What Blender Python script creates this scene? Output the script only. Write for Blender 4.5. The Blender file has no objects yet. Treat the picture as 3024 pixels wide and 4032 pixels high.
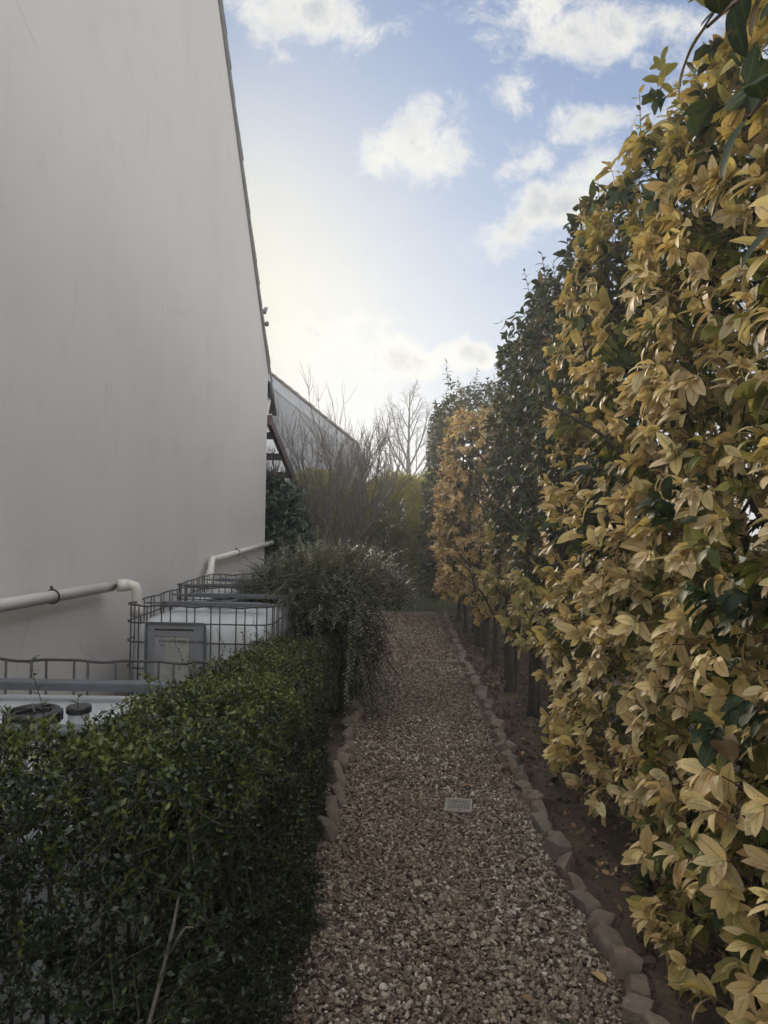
import bpy, bmesh, math, random
import numpy as np
from mathutils import Vector, Matrix, Euler, noise as mnoise

random.seed(7)
RNG = np.random.default_rng(11)
SC = bpy.context.scene
COL = SC.collection
R = math.radians

# ------------------------------------------------------------------ camera
cam_d = bpy.data.cameras.new('camera')
cam = bpy.data.objects.new('camera', cam_d); COL.objects.link(cam)
cam_d.sensor_fit = 'VERTICAL'; cam_d.sensor_height = 36.0; cam_d.lens = 24.0
cam_d.clip_start = 0.05; cam_d.clip_end = 3000
fwd = Vector((-math.tan(R(0.8)), 1.0, math.tan(R(0.7)))).normalized()
roll = R(1.0)
up0 = Vector((-math.sin(roll), 0, math.cos(roll)))
right = fwd.cross(up0).normalized(); upv = right.cross(fwd).normalized()
cam.matrix_world = Matrix.Translation((0, 0, 1.65)) @ Matrix((right, upv, -fwd)).transposed().to_4x4()
SC.camera = cam

# ------------------------------------------------------------------ light and exposure
SUN_DIR = Vector((-0.28, 1.0, 0.32)).normalized()
SUN_EL = math.asin(SUN_DIR.z)
SUN_AZ = math.atan2(SUN_DIR.x, SUN_DIR.y)          # from +Y towards +X
sun_d = bpy.data.lights.new('sun', 'SUN')
sun_d.energy = 2.8; sun_d.angle = R(9); sun_d.color = (1.0, 0.86, 0.68)
sun = bpy.data.objects.new('sun', sun_d); COL.objects.link(sun)
sun.rotation_euler = SUN_DIR.to_track_quat('Z', 'Y').to_euler()
SC.view_settings.view_transform = 'Standard'; SC.view_settings.look = 'None'
SC.view_settings.exposure = 0.45; SC.view_settings.gamma = 1.0
SC.cycles.max_bounces = 4; SC.cycles.diffuse_bounces = 3; SC.cycles.glossy_bounces = 2; SC.cycles.transmission_bounces = 4; SC.cycles.transparent_max_bounces = 4
SC.cycles.use_denoising = True; SC.cycles.denoiser = 'OPENIMAGEDENOISE'
SC.cycles.use_adaptive_sampling = True; SC.cycles.adaptive_threshold = 0.035
SC.cycles.volume_bounces = 0

class NT:
    """small helper for node trees"""
    def __init__(s, nt): s.nt = nt
    def n(s, t, **kw):
        nd = s.nt.nodes.new(t)
        for k, v in kw.items(): setattr(nd, k, v)
        return nd
    def l(s, a, b): s.nt.links.new(a, b)
    def put(s, v, sock):
        if hasattr(v, 'is_output') or hasattr(v, 'links'): s.l(v, sock)
        else: sock.default_value = v
    def math(s, op, a, b=None, c=None, clamp=False):
        nd = s.n('ShaderNodeMath', operation=op, use_clamp=clamp)
        s.put(a, nd.inputs[0])
        if b is not None: s.put(b, nd.inputs[1])
        if c is not None: s.put(c, nd.inputs[2])
        return nd.outputs[0]
    def vmath(s, op, a, b=None):
        nd = s.n('ShaderNodeVectorMath', operation=op)
        s.put(a, nd.inputs[0])
        if b is not None: s.put(b, nd.inputs[1])
        return nd.outputs['Value'] if op in ('LENGTH', 'DOT_PRODUCT', 'DISTANCE') else nd.outputs[0]
    def mix(s, f, a, b, blend='MIX'):
        nd = s.n('ShaderNodeMix', data_type='RGBA', blend_type=blend)
        s.put(f, nd.inputs[0]); s.put(a, nd.inputs[6]); s.put(b, nd.inputs[7])
        return nd.outputs[2]
    def noise(s, vec, scale, detail=4, rough=0.55, dist=0.0):
        nd = s.n('ShaderNodeTexNoise')
        if vec is not None: s.l(vec, nd.inputs['Vector'])
        nd.inputs['Scale'].default_value = scale; nd.inputs['Detail'].default_value = detail
        nd.inputs['Roughness'].default_value = rough; nd.inputs['Distortion'].default_value = dist
        return nd.outputs['Fac']
    def ramp(s, f, stops, interp='LINEAR'):
        nd = s.n('ShaderNodeValToRGB'); cr = nd.color_ramp; cr.interpolation = interp
        while len(cr.elements) < len(stops): cr.elements.new(0.5)
        for e, (p, c) in zip(cr.elements, stops):
            e.position = p; e.color = (c[0], c[1], c[2], 1) if hasattr(c, '__len__') else (c, c, c, 1)
        s.put(f, nd.inputs[0]); return nd.outputs[0]
    def sstep(s, v, lo, hi):
        nd = s.n('ShaderNodeMapRange', interpolation_type='SMOOTHSTEP')
        s.put(v, nd.inputs[0]); nd.inputs[1].default_value = lo; nd.inputs[2].default_value = hi
        return nd.outputs[0]

world = bpy.data.worlds.new('World'); SC.world = world; world.use_nodes = True
wt = NT(world.node_tree); world.node_tree.nodes.clear()
tc = wt.n('ShaderNodeTexCoord'); D_ = tc.outputs['Generated']
sky = wt.n('ShaderNodeTexSky', sky_type='NISHITA')
sky.sun_disc = False; sky.sun_elevation = SUN_EL; sky.sun_rotation = SUN_AZ
sky.air_density = 1.0; sky.dust_density = 0.05; sky.ozone_density = 2.2
SKY_K = 0.11
skyc = wt.vmath('SCALE', sky.outputs[0]); wt.nt.nodes[-1].inputs['Scale'].default_value = SKY_K
lum = wt.vmath('DOT_PRODUCT', skyc, (0.25, 0.6, 0.15))
sc_ = wt.n('ShaderNodeVectorMath', operation='SCALE'); wt.l(skyc, sc_.inputs[0]); wt.l(wt.math('DIVIDE', 1.0, wt.math('ADD', 1.0, wt.math('MULTIPLY', lum, 2.0))), sc_.inputs['Scale']); skyc = sc_.outputs[0]
skyc = wt.mix(1.0, skyc, (1.22, 1.20, 1.32, 1), 'MULTIPLY')
sep = wt.n('ShaderNodeSeparateXYZ'); wt.l(D_, sep.inputs[0])
yy = wt.math('MAXIMUM', wt.math('ABSOLUTE', sep.outputs[1]), 0.08)
uu = wt.math('DIVIDE', sep.outputs[0], yy); vv = wt.math('DIVIDE', sep.outputs[2], yy)
cuv = wt.n('ShaderNodeCombineXYZ'); wt.l(uu, cuv.inputs[0]); wt.l(vv, cuv.inputs[1]); CUV = cuv.outputs[0]
# thin bright veil of high cloud, brightest about the sun
dots = wt.vmath('DOT_PRODUCT', D_, tuple(SUN_DIR))
glow = wt.math('POWER', wt.math('MAXIMUM', dots, 0.0), 18.0)
veil_n = wt.noise(CUV, 2.2, 6, 0.55, 0.6)
low = wt.sstep(sep.outputs[2], 0.62, 0.02)
veil = wt.math('MULTIPLY', wt.math('ADD', wt.math('MULTIPLY', glow, 0.66), wt.math('ADD', wt.math('MULTIPLY', low, 0.78), 0.10)),
               wt.math('ADD', wt.math('MULTIPLY', veil_n, 0.9), 0.45), clamp=True)
base = wt.mix(veil, skyc, (0.54, 0.585, 0.62, 1))
warm = wt.math('POWER', wt.math('MAXIMUM', dots, 0.0), 42.0)
base = wt.mix(wt.math('MULTIPLY', warm, 0.8, clamp=True), base, (0.68, 0.645, 0.52, 1))
# cumulus: (u, v, half width, half height, rotation, weight)
CL = [(-0.15, 0.75, .125, .062, -.15, 1.0), (.27, .735, .19, .062, -.12, 1.1), (.165, .625, .055, .034, .5, .6),
      (.03, .553, .095, .058, .15, .95), (.285, .598, .075, .028, .1, .8), (.19, .53, .065, .034, .5, .65),
      (.235, .475, .15, .042, .55, 1.1), (.03, .238, .10, .034, .1, 1.15), (.12, .25, .08, .018, .15, .9), (-.08, .26, .05, .03, .3, .7),
      (-.10, .28, .10, .03, .05, .5), (.55, .62, .2, .09, .3, 1.0), (-.7, .75, .3, .1, .2, 1.0), (.9, .35, .25, .08, .2, .9)]
acc = None
wob = wt.n('ShaderNodeTexNoise'); wt.l(CUV, wob.inputs['Vector']); wob.inputs['Scale'].default_value = 9; wob.inputs['Detail'].default_value = 5
wv = wt.vmath('SUBTRACT', wob.outputs['Color'], (.5, .5, .5))
wsc = wt.n('ShaderNodeVectorMath', operation='SCALE'); wt.l(wv, wsc.inputs[0]); wsc.inputs['Scale'].default_value = 0.10
CW = wt.vmath('ADD', CUV, wsc.outputs[0])
for (u, v, a, b, r, w) in CL:
    mp = wt.n('ShaderNodeMapping', vector_type='TEXTURE')
    mp.inputs['Location'].default_value = (u, v, 0); mp.inputs['Rotation'].default_value = (0, 0, r); mp.inputs['Scale'].default_value = (a, b, 1)
    wt.l(CW, mp.inputs['Vector'])
    e = wt.math('MULTIPLY', wt.math('SUBTRACT', 1.25, wt.vmath('LENGTH', mp.outputs[0])), w)
    acc = e if acc is None else wt.math('MAXIMUM', acc, e)
fb = wt.noise(CUV, 13, 9, 0.66, 0.35)
dens = wt.math('ADD', acc, wt.math('MULTIPLY', wt.math('SUBTRACT', fb, 0.5), 3.4))
cmask = wt.sstep(dens, 0.05, 1.15)
front = wt.sstep(sep.outputs[1], 0.0, 0.2)
cmask = wt.math('MULTIPLY', cmask, front)
shade = wt.sstep(wt.math('ADD', dens, wt.math('MULTIPLY', wt.math('SUBTRACT', wt.noise(CUV, 8, 5, .6), .5), 2.2)), 0.5, 1.9)
ccol = wt.mix(shade, (0.70, 0.69, 0.63, 1), (0.40, 0.425, 0.445, 1))
base = wt.mix(wt.math('MULTIPLY', cmask, 0.92), base, ccol)
# unseen sky overhead and behind: bright broken cloud added to lift the foreground light
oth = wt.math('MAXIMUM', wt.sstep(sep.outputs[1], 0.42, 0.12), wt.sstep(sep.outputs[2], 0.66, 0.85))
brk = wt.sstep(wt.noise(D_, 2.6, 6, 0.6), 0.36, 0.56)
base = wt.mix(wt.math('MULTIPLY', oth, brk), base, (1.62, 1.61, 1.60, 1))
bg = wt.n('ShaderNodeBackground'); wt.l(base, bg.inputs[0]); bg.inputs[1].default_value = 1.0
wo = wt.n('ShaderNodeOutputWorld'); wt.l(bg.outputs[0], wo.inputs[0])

# ------------------------------------------------------------------ materials
def newmat(name):
    m = bpy.data.materials.new(name); m.use_nodes = True
    t = NT(m.node_tree); m.node_tree.nodes.clear()
    p = t.n('ShaderNodeBsdfPrincipled'); o = t.n('ShaderNodeOutputMaterial'); t.l(p.outputs[0], o.inputs[0])
    return m, t, p, o
def bump(t, p, h, strength=0.5, dist=0.01):
    b = t.n('ShaderNodeBump'); b.inputs['Strength'].default_value = strength; b.inputs['Distance'].default_value = dist
    t.l(h, b.inputs['Height']); t.l(b.outputs[0], p.inputs['Normal'])
def obco(t): return t.n('ShaderNodeTexCoord').outputs['Object']
def simple(name, c1, c2=None, scale=8.0, rough=0.7, bscale=None, bstr=0.4, bdist=0.004, metal=0.0, spec=0.5):
    m, t, p, o = newmat(name); co = obco(t)
    c2 = c2 or tuple(x * 0.8 for x in c1)
    n = t.noise(co, scale, 6, 0.6)
    t.l(t.ramp(n, [(0.3, c1), (0.7, c2)]), p.inputs['Base Color'])
    p.inputs['Roughness'].default_value = rough; p.inputs['Metallic'].default_value = metal
    p.inputs['Specular IOR Level'].default_value = spec
    if bscale: bump(t, p, t.noise(co, bscale, 5, 0.6), bstr, bdist)
    return m
M = {}
def stucco(name, a, b, fine=260):
    m, t, p, o = newmat(name); co = obco(t)
    mp = t.n('ShaderNodeMapping'); t.l(co, mp.inputs[0]); mp.inputs['Scale'].default_value = (1.3, 1.3, 0.35)
    st = t.noise(mp.outputs[0], 1.3, 6, 0.62)
    cl = t.ramp(st, [(0.3, a), (0.72, b)])
    bl = t.noise(co, 0.7, 4, 0.5)
    cl = t.mix(t.math('MULTIPLY', t.sstep(bl, 0.42, 0.75), 0.16), cl, (0.42, 0.39, 0.36, 1))
    g = t.noise(co, fine, 3, 0.6)
    cl = t.mix(0.30, cl, t.ramp(g, [(0.35, 0.2), (0.65, 0.8)]), 'SOFT_LIGHT')
    pt = t.noise(co, 3.1, 7, 0.7)
    cl = t.mix(t.math('MULTIPLY', t.sstep(pt, 0.52, 0.68), 0.11), cl, (0.36, 0.35, 0.34, 1))
    wv_ = t.n('ShaderNodeTexVoronoi', feature='DISTANCE_TO_EDGE'); wv_.inputs['Scale'].default_value = 0.45
    t.l(t.vmath('ADD', co, t.n('ShaderNodeTexNoise').outputs['Color']), wv_.inputs['Vector'])
    crack = t.math('MULTIPLY', t.sstep(wv_.outputs['Distance'], 0.0045, 0.0015), t.sstep(t.noise(co, .8, 2), .52, .6))
    cl = t.mix(t.math('MULTIPLY', crack, 0.16), cl, (0.2, 0.19, 0.18, 1))
    sp = t.n('ShaderNodeSeparateXYZ'); t.l(co, sp.inputs[0])
    # thin drip marks and splash dirt near the ground
    mp2 = t.n('ShaderNodeMapping'); t.l(co, mp2.inputs[0]); mp2.inputs['Scale'].default_value = (9, 9, 0.35)
    drip = t.math('MULTIPLY', t.sstep(t.noise(mp2.outputs[0], 1.6, 3, .5), 0.6, 0.74), t.sstep(t.noise(co, .9, 3), .5, .7))
    cl = t.mix(t.math('MULTIPLY', drip, 0.20), cl, (0.25, 0.235, 0.21, 1))
    dirt = t.math('MULTIPLY', t.sstep(t.math('ADD', sp.outputs[2], t.math('MULTIPLY', t.noise(co, 2.5, 5), 0.6)), 1.0, 0.3), 0.45)
    cl = t.mix(dirt, cl, (0.2, 0.2, 0.16, 1))
    t.l(cl, p.inputs['Base Color']); p.inputs['Roughness'].default_value = 0.92; p.inputs['Specular IOR Level'].default_value = 0.2
    bump(t, p, t.math('ADD', t.noise(co, 130, 4, 0.6), t.math('MULTIPLY', t.noise(co, 8, 3), 0.5)), 0.55, 0.004)
    return m
M['render'] = stucco('stucco_render', (0.645, 0.615, 0.58), (0.625, 0.595, 0.56))
M['render_far'] = stucco('pale_stucco', (0.27, 0.285, 0.30), (0.245, 0.26, 0.275), 120)
M['bargeboard'] = simple('pale_bargeboard', (0.36, 0.385, 0.41), (0.32, 0.345, 0.37), 5, 0.6)
M['render_dark'] = simple('grey_render', (0.19, 0.20, 0.22), (0.165, 0.175, 0.19), 3, 0.9)
M['tile'] = simple('roof_tile', (0.16, 0.145, 0.14), (0.09, 0.085, 0.085), 6, 0.85, 60, .4)
M['mortar'] = simple('verge_mortar', (0.30, 0.29, 0.28), (0.22, 0.215, 0.21), 9, 0.95, 50, .6)
M['whitepvc'] = simple('white_fascia', (0.7, 0.7, 0.7), (0.6, 0.6, 0.6), 5, 0.5)
M['dirtywhite'] = simple('dirty_white_plastic', (0.40, 0.375, 0.33), (0.25, 0.225, 0.19), 25, 0.6)
M['pipe'] = simple('beige_pipe', (0.64, 0.61, 0.555), (0.52, 0.49, 0.44), 7, 0.42, 90, .1)
M['steel'] = simple('galvanised_wire', (0.075, 0.07, 0.07), (0.05, 0.04, 0.037), 18, 0.55, 120, .3, metal=0.35)
M['bar'] = simple('grey_crossbar', (0.13, 0.145, 0.16), (0.09, 0.10, 0.11), 10, 0.5, metal=0.3)
M['plate'] = simple('grey_plate', (0.27, 0.28, 0.285), (0.215, 0.225, 0.235), 5, 0.5, metal=0.25)
M['black'] = simple('black_plastic', (0.03, 0.03, 0.032), (0.02, 0.02, 0.022), 10, 0.38)
M['print'] = simple('black_print', (0.03, 0.03, 0.03), None, 10, 0.8)
M['wood'] = simple('brown_timber', (0.13, 0.085, 0.07), (0.08, 0.055, 0.048), 6, 0.65, 40, .3)
M['palletwood'] = simple('pallet_timber', (0.28, 0.22, 0.15), (0.18, 0.14, 0.1), 9, 0.85, 60, .4)
M['bark'] = simple('grey_bark', (0.06, 0.05, 0.04), (0.03, 0.026, 0.021), 14, 0.9, 45, .8, .006)
M['bark_pale'] = simple('pale_bark', (0.17, 0.145, 0.115), (0.10, 0.085, 0.068), 14, 0.9, 60, .6)
M['twig'] = simple('red_brown_twig', (0.12, 0.055, 0.038), (0.075, 0.04, 0.03), 20, 0.7)
M['dead'] = simple('dead_stem', (0.085, 0.075, 0.06), (0.055, 0.048, 0.038), 20, 0.8)
def hdpe():
    m, t, p, o = newmat('milky_plastic'); co = obco(t)
    n = t.noise(co, 5, 6, 0.65)
    c = t.ramp(n, [(0.3, (0.60, 0.63, 0.65)), (0.75, (0.50, 0.52, 0.53))])
    mp = t.n('ShaderNodeMapping'); t.l(co, mp.inputs[0]); mp.inputs['Scale'].default_value = (6, 6, .8)
    c = t.mix(t.math('MULTIPLY', t.sstep(t.noise(mp.outputs[0], 2.5, 6, .65), .5, .78), .45), c, (0.24, 0.25, 0.22, 1))
    t.l(c, p.inputs['Base Color']); p.inputs['Roughness'].default_value = 0.38
    tr = t.n('ShaderNodeBsdfTranslucent'); tr.inputs[0].default_value = (0.55, 0.58, 0.5, 1)
    mx = t.n('ShaderNodeMixShader'); mx.inputs[0].default_value = 0.22
    t.l(p.outputs[0], mx.inputs[1]); t.l(tr.outputs[0], mx.inputs[2]); t.l(mx.outputs[0], o.inputs[0])
    return m
M['hdpe'] = hdpe()
def paper():
    m, t, p, o = newmat('worn_paper'); co = obco(t)
    c = t.ramp(t.noise(co, 14, 7, 0.7, .6), [(0.35, (0.38, 0.37, 0.33)), (0.6, (0.29, 0.29, 0.265)), (0.75, (0.20, 0.21, 0.20))])
    mp = t.n('ShaderNodeMapping'); t.l(co, mp.inputs[0]); mp.inputs['Scale'].default_value = (60, 1, 9)
    c = t.mix(t.math('MULTIPLY', t.sstep(t.noise(mp.outputs[0], 1, 3), .55, .7), .35), c, (0.16, 0.15, 0.14, 1))
    t.l(c, p.inputs['Base Color']); p.inputs['Roughness'].default_value = 0.8
    return m
M['paper'] = paper()

def soilmat(name, a, b, c):
    m, t, p, o = newmat(name); co = obco(t)
    n = t.noise(co, 2.2, 8, 0.68)
    col = t.ramp(n, [(0.3, a), (0.5, b), (0.72, c)])
    col = t.mix(0.35, col, t.ramp(t.noise(co, 55, 5, 0.7), [(0.35, 0.15), (0.65, 0.85)]), 'OVERLAY')
    t.l(col, p.inputs['Base Color']); p.inputs['Roughness'].default_value = 0.95; p.inputs['Specular IOR Level'].default_value = 0.15
    bump(t, p, t.math('ADD', t.noise(co, 24, 7, 0.7), t.math('MULTIPLY', t.noise(co, 90, 3, .6), .4)), 0.9, 0.02)
    return m
M['soil'] = soilmat('bare_soil', (0.05, 0.038, 0.027), (0.085, 0.066, 0.048), (0.125, 0.10, 0.074))
M['gravelbed'] = soilmat('gravel_bed', (0.07, 0.055, 0.042), (0.11, 0.085, 0.065), (0.15, 0.12, 0.09))
M['ground'] = soilmat('rough_ground', (0.05, 0.06, 0.03), (0.075, 0.08, 0.04), (0.10, 0.085, 0.055))
M['lawn'] = soilmat('lawn_earth', (0.035, 0.045, 0.018), (0.055, 0.065, 0.025), (0.085, 0.08, 0.045))
def pavingmat():
    m, t, p, o = newmat('turf_paver'); co = obco(t)
    br = t.n('ShaderNodeTexBrick'); t.l(co, br.inputs['Vector'])
    br.inputs['Scale'].default_value = 1.0; br.inputs['Brick Width'].default_value = 0.13; br.inputs['Row Height'].default_value = 0.10
    br.inputs['Mortar Size'].default_value = 0.025
    br.inputs['Color1'].default_value = (0.26, 0.2, 0.15, 1); br.inputs['Color2'].default_value = (0.19, 0.15, 0.11, 1); br.inputs['Mortar'].default_value = (0.04, 0.055, 0.02, 1)
    t.l(t.mix(0.3, br.outputs[0], t.ramp(t.noise(co, 12, 6), [(.35, .1), (.65, .9)]), 'OVERLAY'), p.inputs['Base Color'])
    p.inputs['Roughness'].default_value = 0.9
    bump(t, p, t.noise(co, 60, 5), .5, .01)
    return m
M['paving'] = pavingmat()
def stonemat():
    m, t, p, o = newmat('sandstone'); co = t.n('ShaderNodeTexCoord').outputs['Object']
    oi = t.n('ShaderNodeObjectInfo').outputs['Random']
    v = t.vmath('ADD', co, (0, 0, 0))
    n = t.noise(v, 13, 8, 0.65)
    c = t.ramp(n, [(0.3, (0.10, 0.073, 0.054)), (0.5, (0.20, 0.15, 0.112)), (0.7, (0.30, 0.24, 0.185))])
    c = t.mix(t.math('MULTIPLY', oi, 0.75), c, (0.17, 0.155, 0.13, 1))
    sp = t.n('ShaderNodeSeparateXYZ'); t.l(t.n('ShaderNodeNewGeometry').outputs['Normal'], sp.inputs[0])
    moss = t.math('MULTIPLY', t.sstep(t.noise(co, 9, 5, .6), .55, .7), 0.35)
    c = t.mix(moss, c, (0.10, 0.105, 0.05, 1))
    t.l(c, p.inputs['Base Color']); p.inputs['Roughness'].default_value = 0.9; p.inputs['Specular IOR Level'].default_value = .25
    bump(t, p, t.math('ADD', t.noise(co, 28, 8, .7), t.math('MULTIPLY', t.noise(co, 120, 4), .3)), 0.8, 0.012)
    return m
M['stone'] = stonemat()
def gravelmat():
    m, t, p, o = newmat('flint_gravel')
    a = t.n('ShaderNodeAttribute', attribute_name='rnd').outputs['Fac']
    c = t.ramp(a, [(0.0, (0.06, 0.04, 0.028)), (0.22, (0.125, 0.088, 0.060)), (0.45, (0.21, 0.156, 0.108)), (0.65, (0.22, 0.185, 0.145)),
                   (0.82, (0.33, 0.27, 0.195)), (0.95, (0.43, 0.37, 0.29)), (1.0, (0.54, 0.50, 0.43))])
    co = t.n('ShaderNodeTexCoord').outputs['Object']
    c = t.mix(0.4, c, t.ramp(t.noise(co, 120, 4, .65), [(.3, .15), (.7, .85)]), 'OVERLAY')
    t.l(c, p.inputs['Base Color']); p.inputs['Roughness'].default_value = 0.62; p.inputs['Specular IOR Level'].default_value = .4
    bump(t, p, t.noise(co, 260, 3), .3, .003)
    return m
M['gravel'] = gravelmat()

def leafmat(name, stops, rough=0.4, transl=0.3, vein=True, spots=False, spec=0.5, tscale=1.0):
    m, t, p, o = newmat(name)
    lc = t.n('ShaderNodeAttribute', attribute_name='lc').outputs['Vector']
    rn = t.n('ShaderNodeAttribute', attribute_name='rnd').outputs['Fac']
    s = t.n('ShaderNodeSeparateXYZ'); t.l(lc, s.inputs[0])
    co = t.n('ShaderNodeTexCoord').outputs['Object']
    c = t.ramp(s.outputs[2], stops)
    hs = t.n('ShaderNodeHueSaturation')
    t.l(t.math('ADD', t.math('MULTIPLY', rn, 0.035), 0.4825), hs.inputs['Hue'])
    t.l(t.math('ADD', t.math('MULTIPLY', t.math('FRACT', t.math('MULTIPLY', rn, 7.31)), 0.55), 0.70), hs.inputs['Value'])
    hs.inputs['Saturation'].default_value = 1.0
    t.l(c, hs.inputs['Color']); c = hs.outputs[0]
    c = t.mix(t.math('MULTIPLY', t.sstep(t.math('FRACT', t.math('MULTIPLY', rn, 13.7)), .93, .97), .6 if spots else 0.0), c, (0.20, 0.11, 0.05, 1))
    if vein:
        ab = t.math('ABSOLUTE', s.outputs[1])
        rib = t.sstep(ab, 0.13, 0.03)
        ve = t.math('SINE', t.math('ADD', t.math('MULTIPLY', s.outputs[0], 62), t.math('MULTIPLY', ab, -16)))
        ve = t.math('MULTIPLY', t.sstep(ve, 0.6, 1.0), 0.35)
        c = t.mix(t.math('MULTIPLY', t.math('MAXIMUM', rib, ve), 0.50), c, (0.12, 0.14, 0.03, 1))
    if spots:
        sp = t.sstep(t.noise(co, 95, 3, .5), 0.66, 0.72)
        c = t.mix(t.math('MULTIPLY', sp, 0.75), c, (0.10, 0.055, 0.03, 1))
        c = t.mix(t.math('MULTIPLY', t.sstep(t.noise(co, 30, 4, .6), .58, .72), .35), c, (0.28, 0.19, 0.07, 1))
    t.l(c, p.inputs['Base Color']); p.inputs['Roughness'].default_value = rough; p.inputs['Specular IOR Level'].default_value = spec
    tr = t.n('ShaderNodeBsdfTranslucent')
    t.l(t.mix(0.55, c, (1.0, 0.9, 0.35, 1), 'MULTIPLY'), tr.inputs[0])
    mx = t.n('ShaderNodeMixShader'); mx.inputs[0].default_value = transl
    t.l(p.outputs[0], mx.inputs[1]); t.l(tr.outputs[0], mx.inputs[2]); t.l(mx.outputs[0], o.inputs[0])
    return m
M['photinia'] = leafmat('photinia_leaf', [(0.0, (0.74, 0.62, 0.37)), (0.22, (0.64, 0.49, 0.215)), (0.42, (0.41, 0.345, 0.12)),
                                          (0.62, (0.15, 0.17, 0.04)), (0.85, (0.03, 0.055, 0.022)), (1.0, (0.018, 0.038, 0.02))], 0.55, 0.30, True, True, 0.27)
M['photinia_orange'] = leafmat('orange_photinia_leaf', [(0.0, (0.76, 0.57, 0.33)), (0.25, (0.67, 0.47, 0.22)), (0.45, (0.43, 0.31, 0.11)),
                                          (0.65, (0.15, 0.15, 0.04)), (0.85, (0.03, 0.055, 0.022)), (1.0, (0.018, 0.038, 0.02))], 0.50, 0.35, True, True, 0.36)
M['box'] = leafmat('box_leaf', [(0.0, (0.12, 0.14, 0.03)), (0.35, (0.040, 0.06, 0.016)), (0.7, (0.014, 0.025, 0.010)), (1.0, (0.008, 0.014, 0.007))], 0.32, 0.25, False)
M['coton'] = leafmat('cotoneaster_leaf', [(0.0, (0.30, 0.30, 0.20)), (0.35, (0.15, 0.16, 0.085)), (1.0, (0.010, 0.016, 0.009))], 0.34, 0.12, False, False, 0.5)
M['thuja'] = leafmat('conifer_spray', [(0.0, (0.30, 0.29, 0.06)), (0.4, (0.15, 0.16, 0.045)), (1.0, (0.05, 0.06, 0.022))], 0.6, 0.6, False)
M['laurel'] = leafmat('laurel_leaf', [(0.0, (0.06, 0.09, 0.03)), (1.0, (0.018, 0.035, 0.02))], 0.38, 0.2, True)
M['dryleaf'] = leafmat('dry_leaf', [(0.0, (0.45, 0.34, 0.14)), (0.5, (0.30, 0.17, 0.085)), (1.0, (0.14, 0.075, 0.04))], 0.65, 0.15, True)
M['grass'] = leafmat('grass_blade', [(0.0, (0.09, 0.09, 0.035)), (1.0, (0.04, 0.045, 0.02))], 0.5, 0.3, False)

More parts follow.
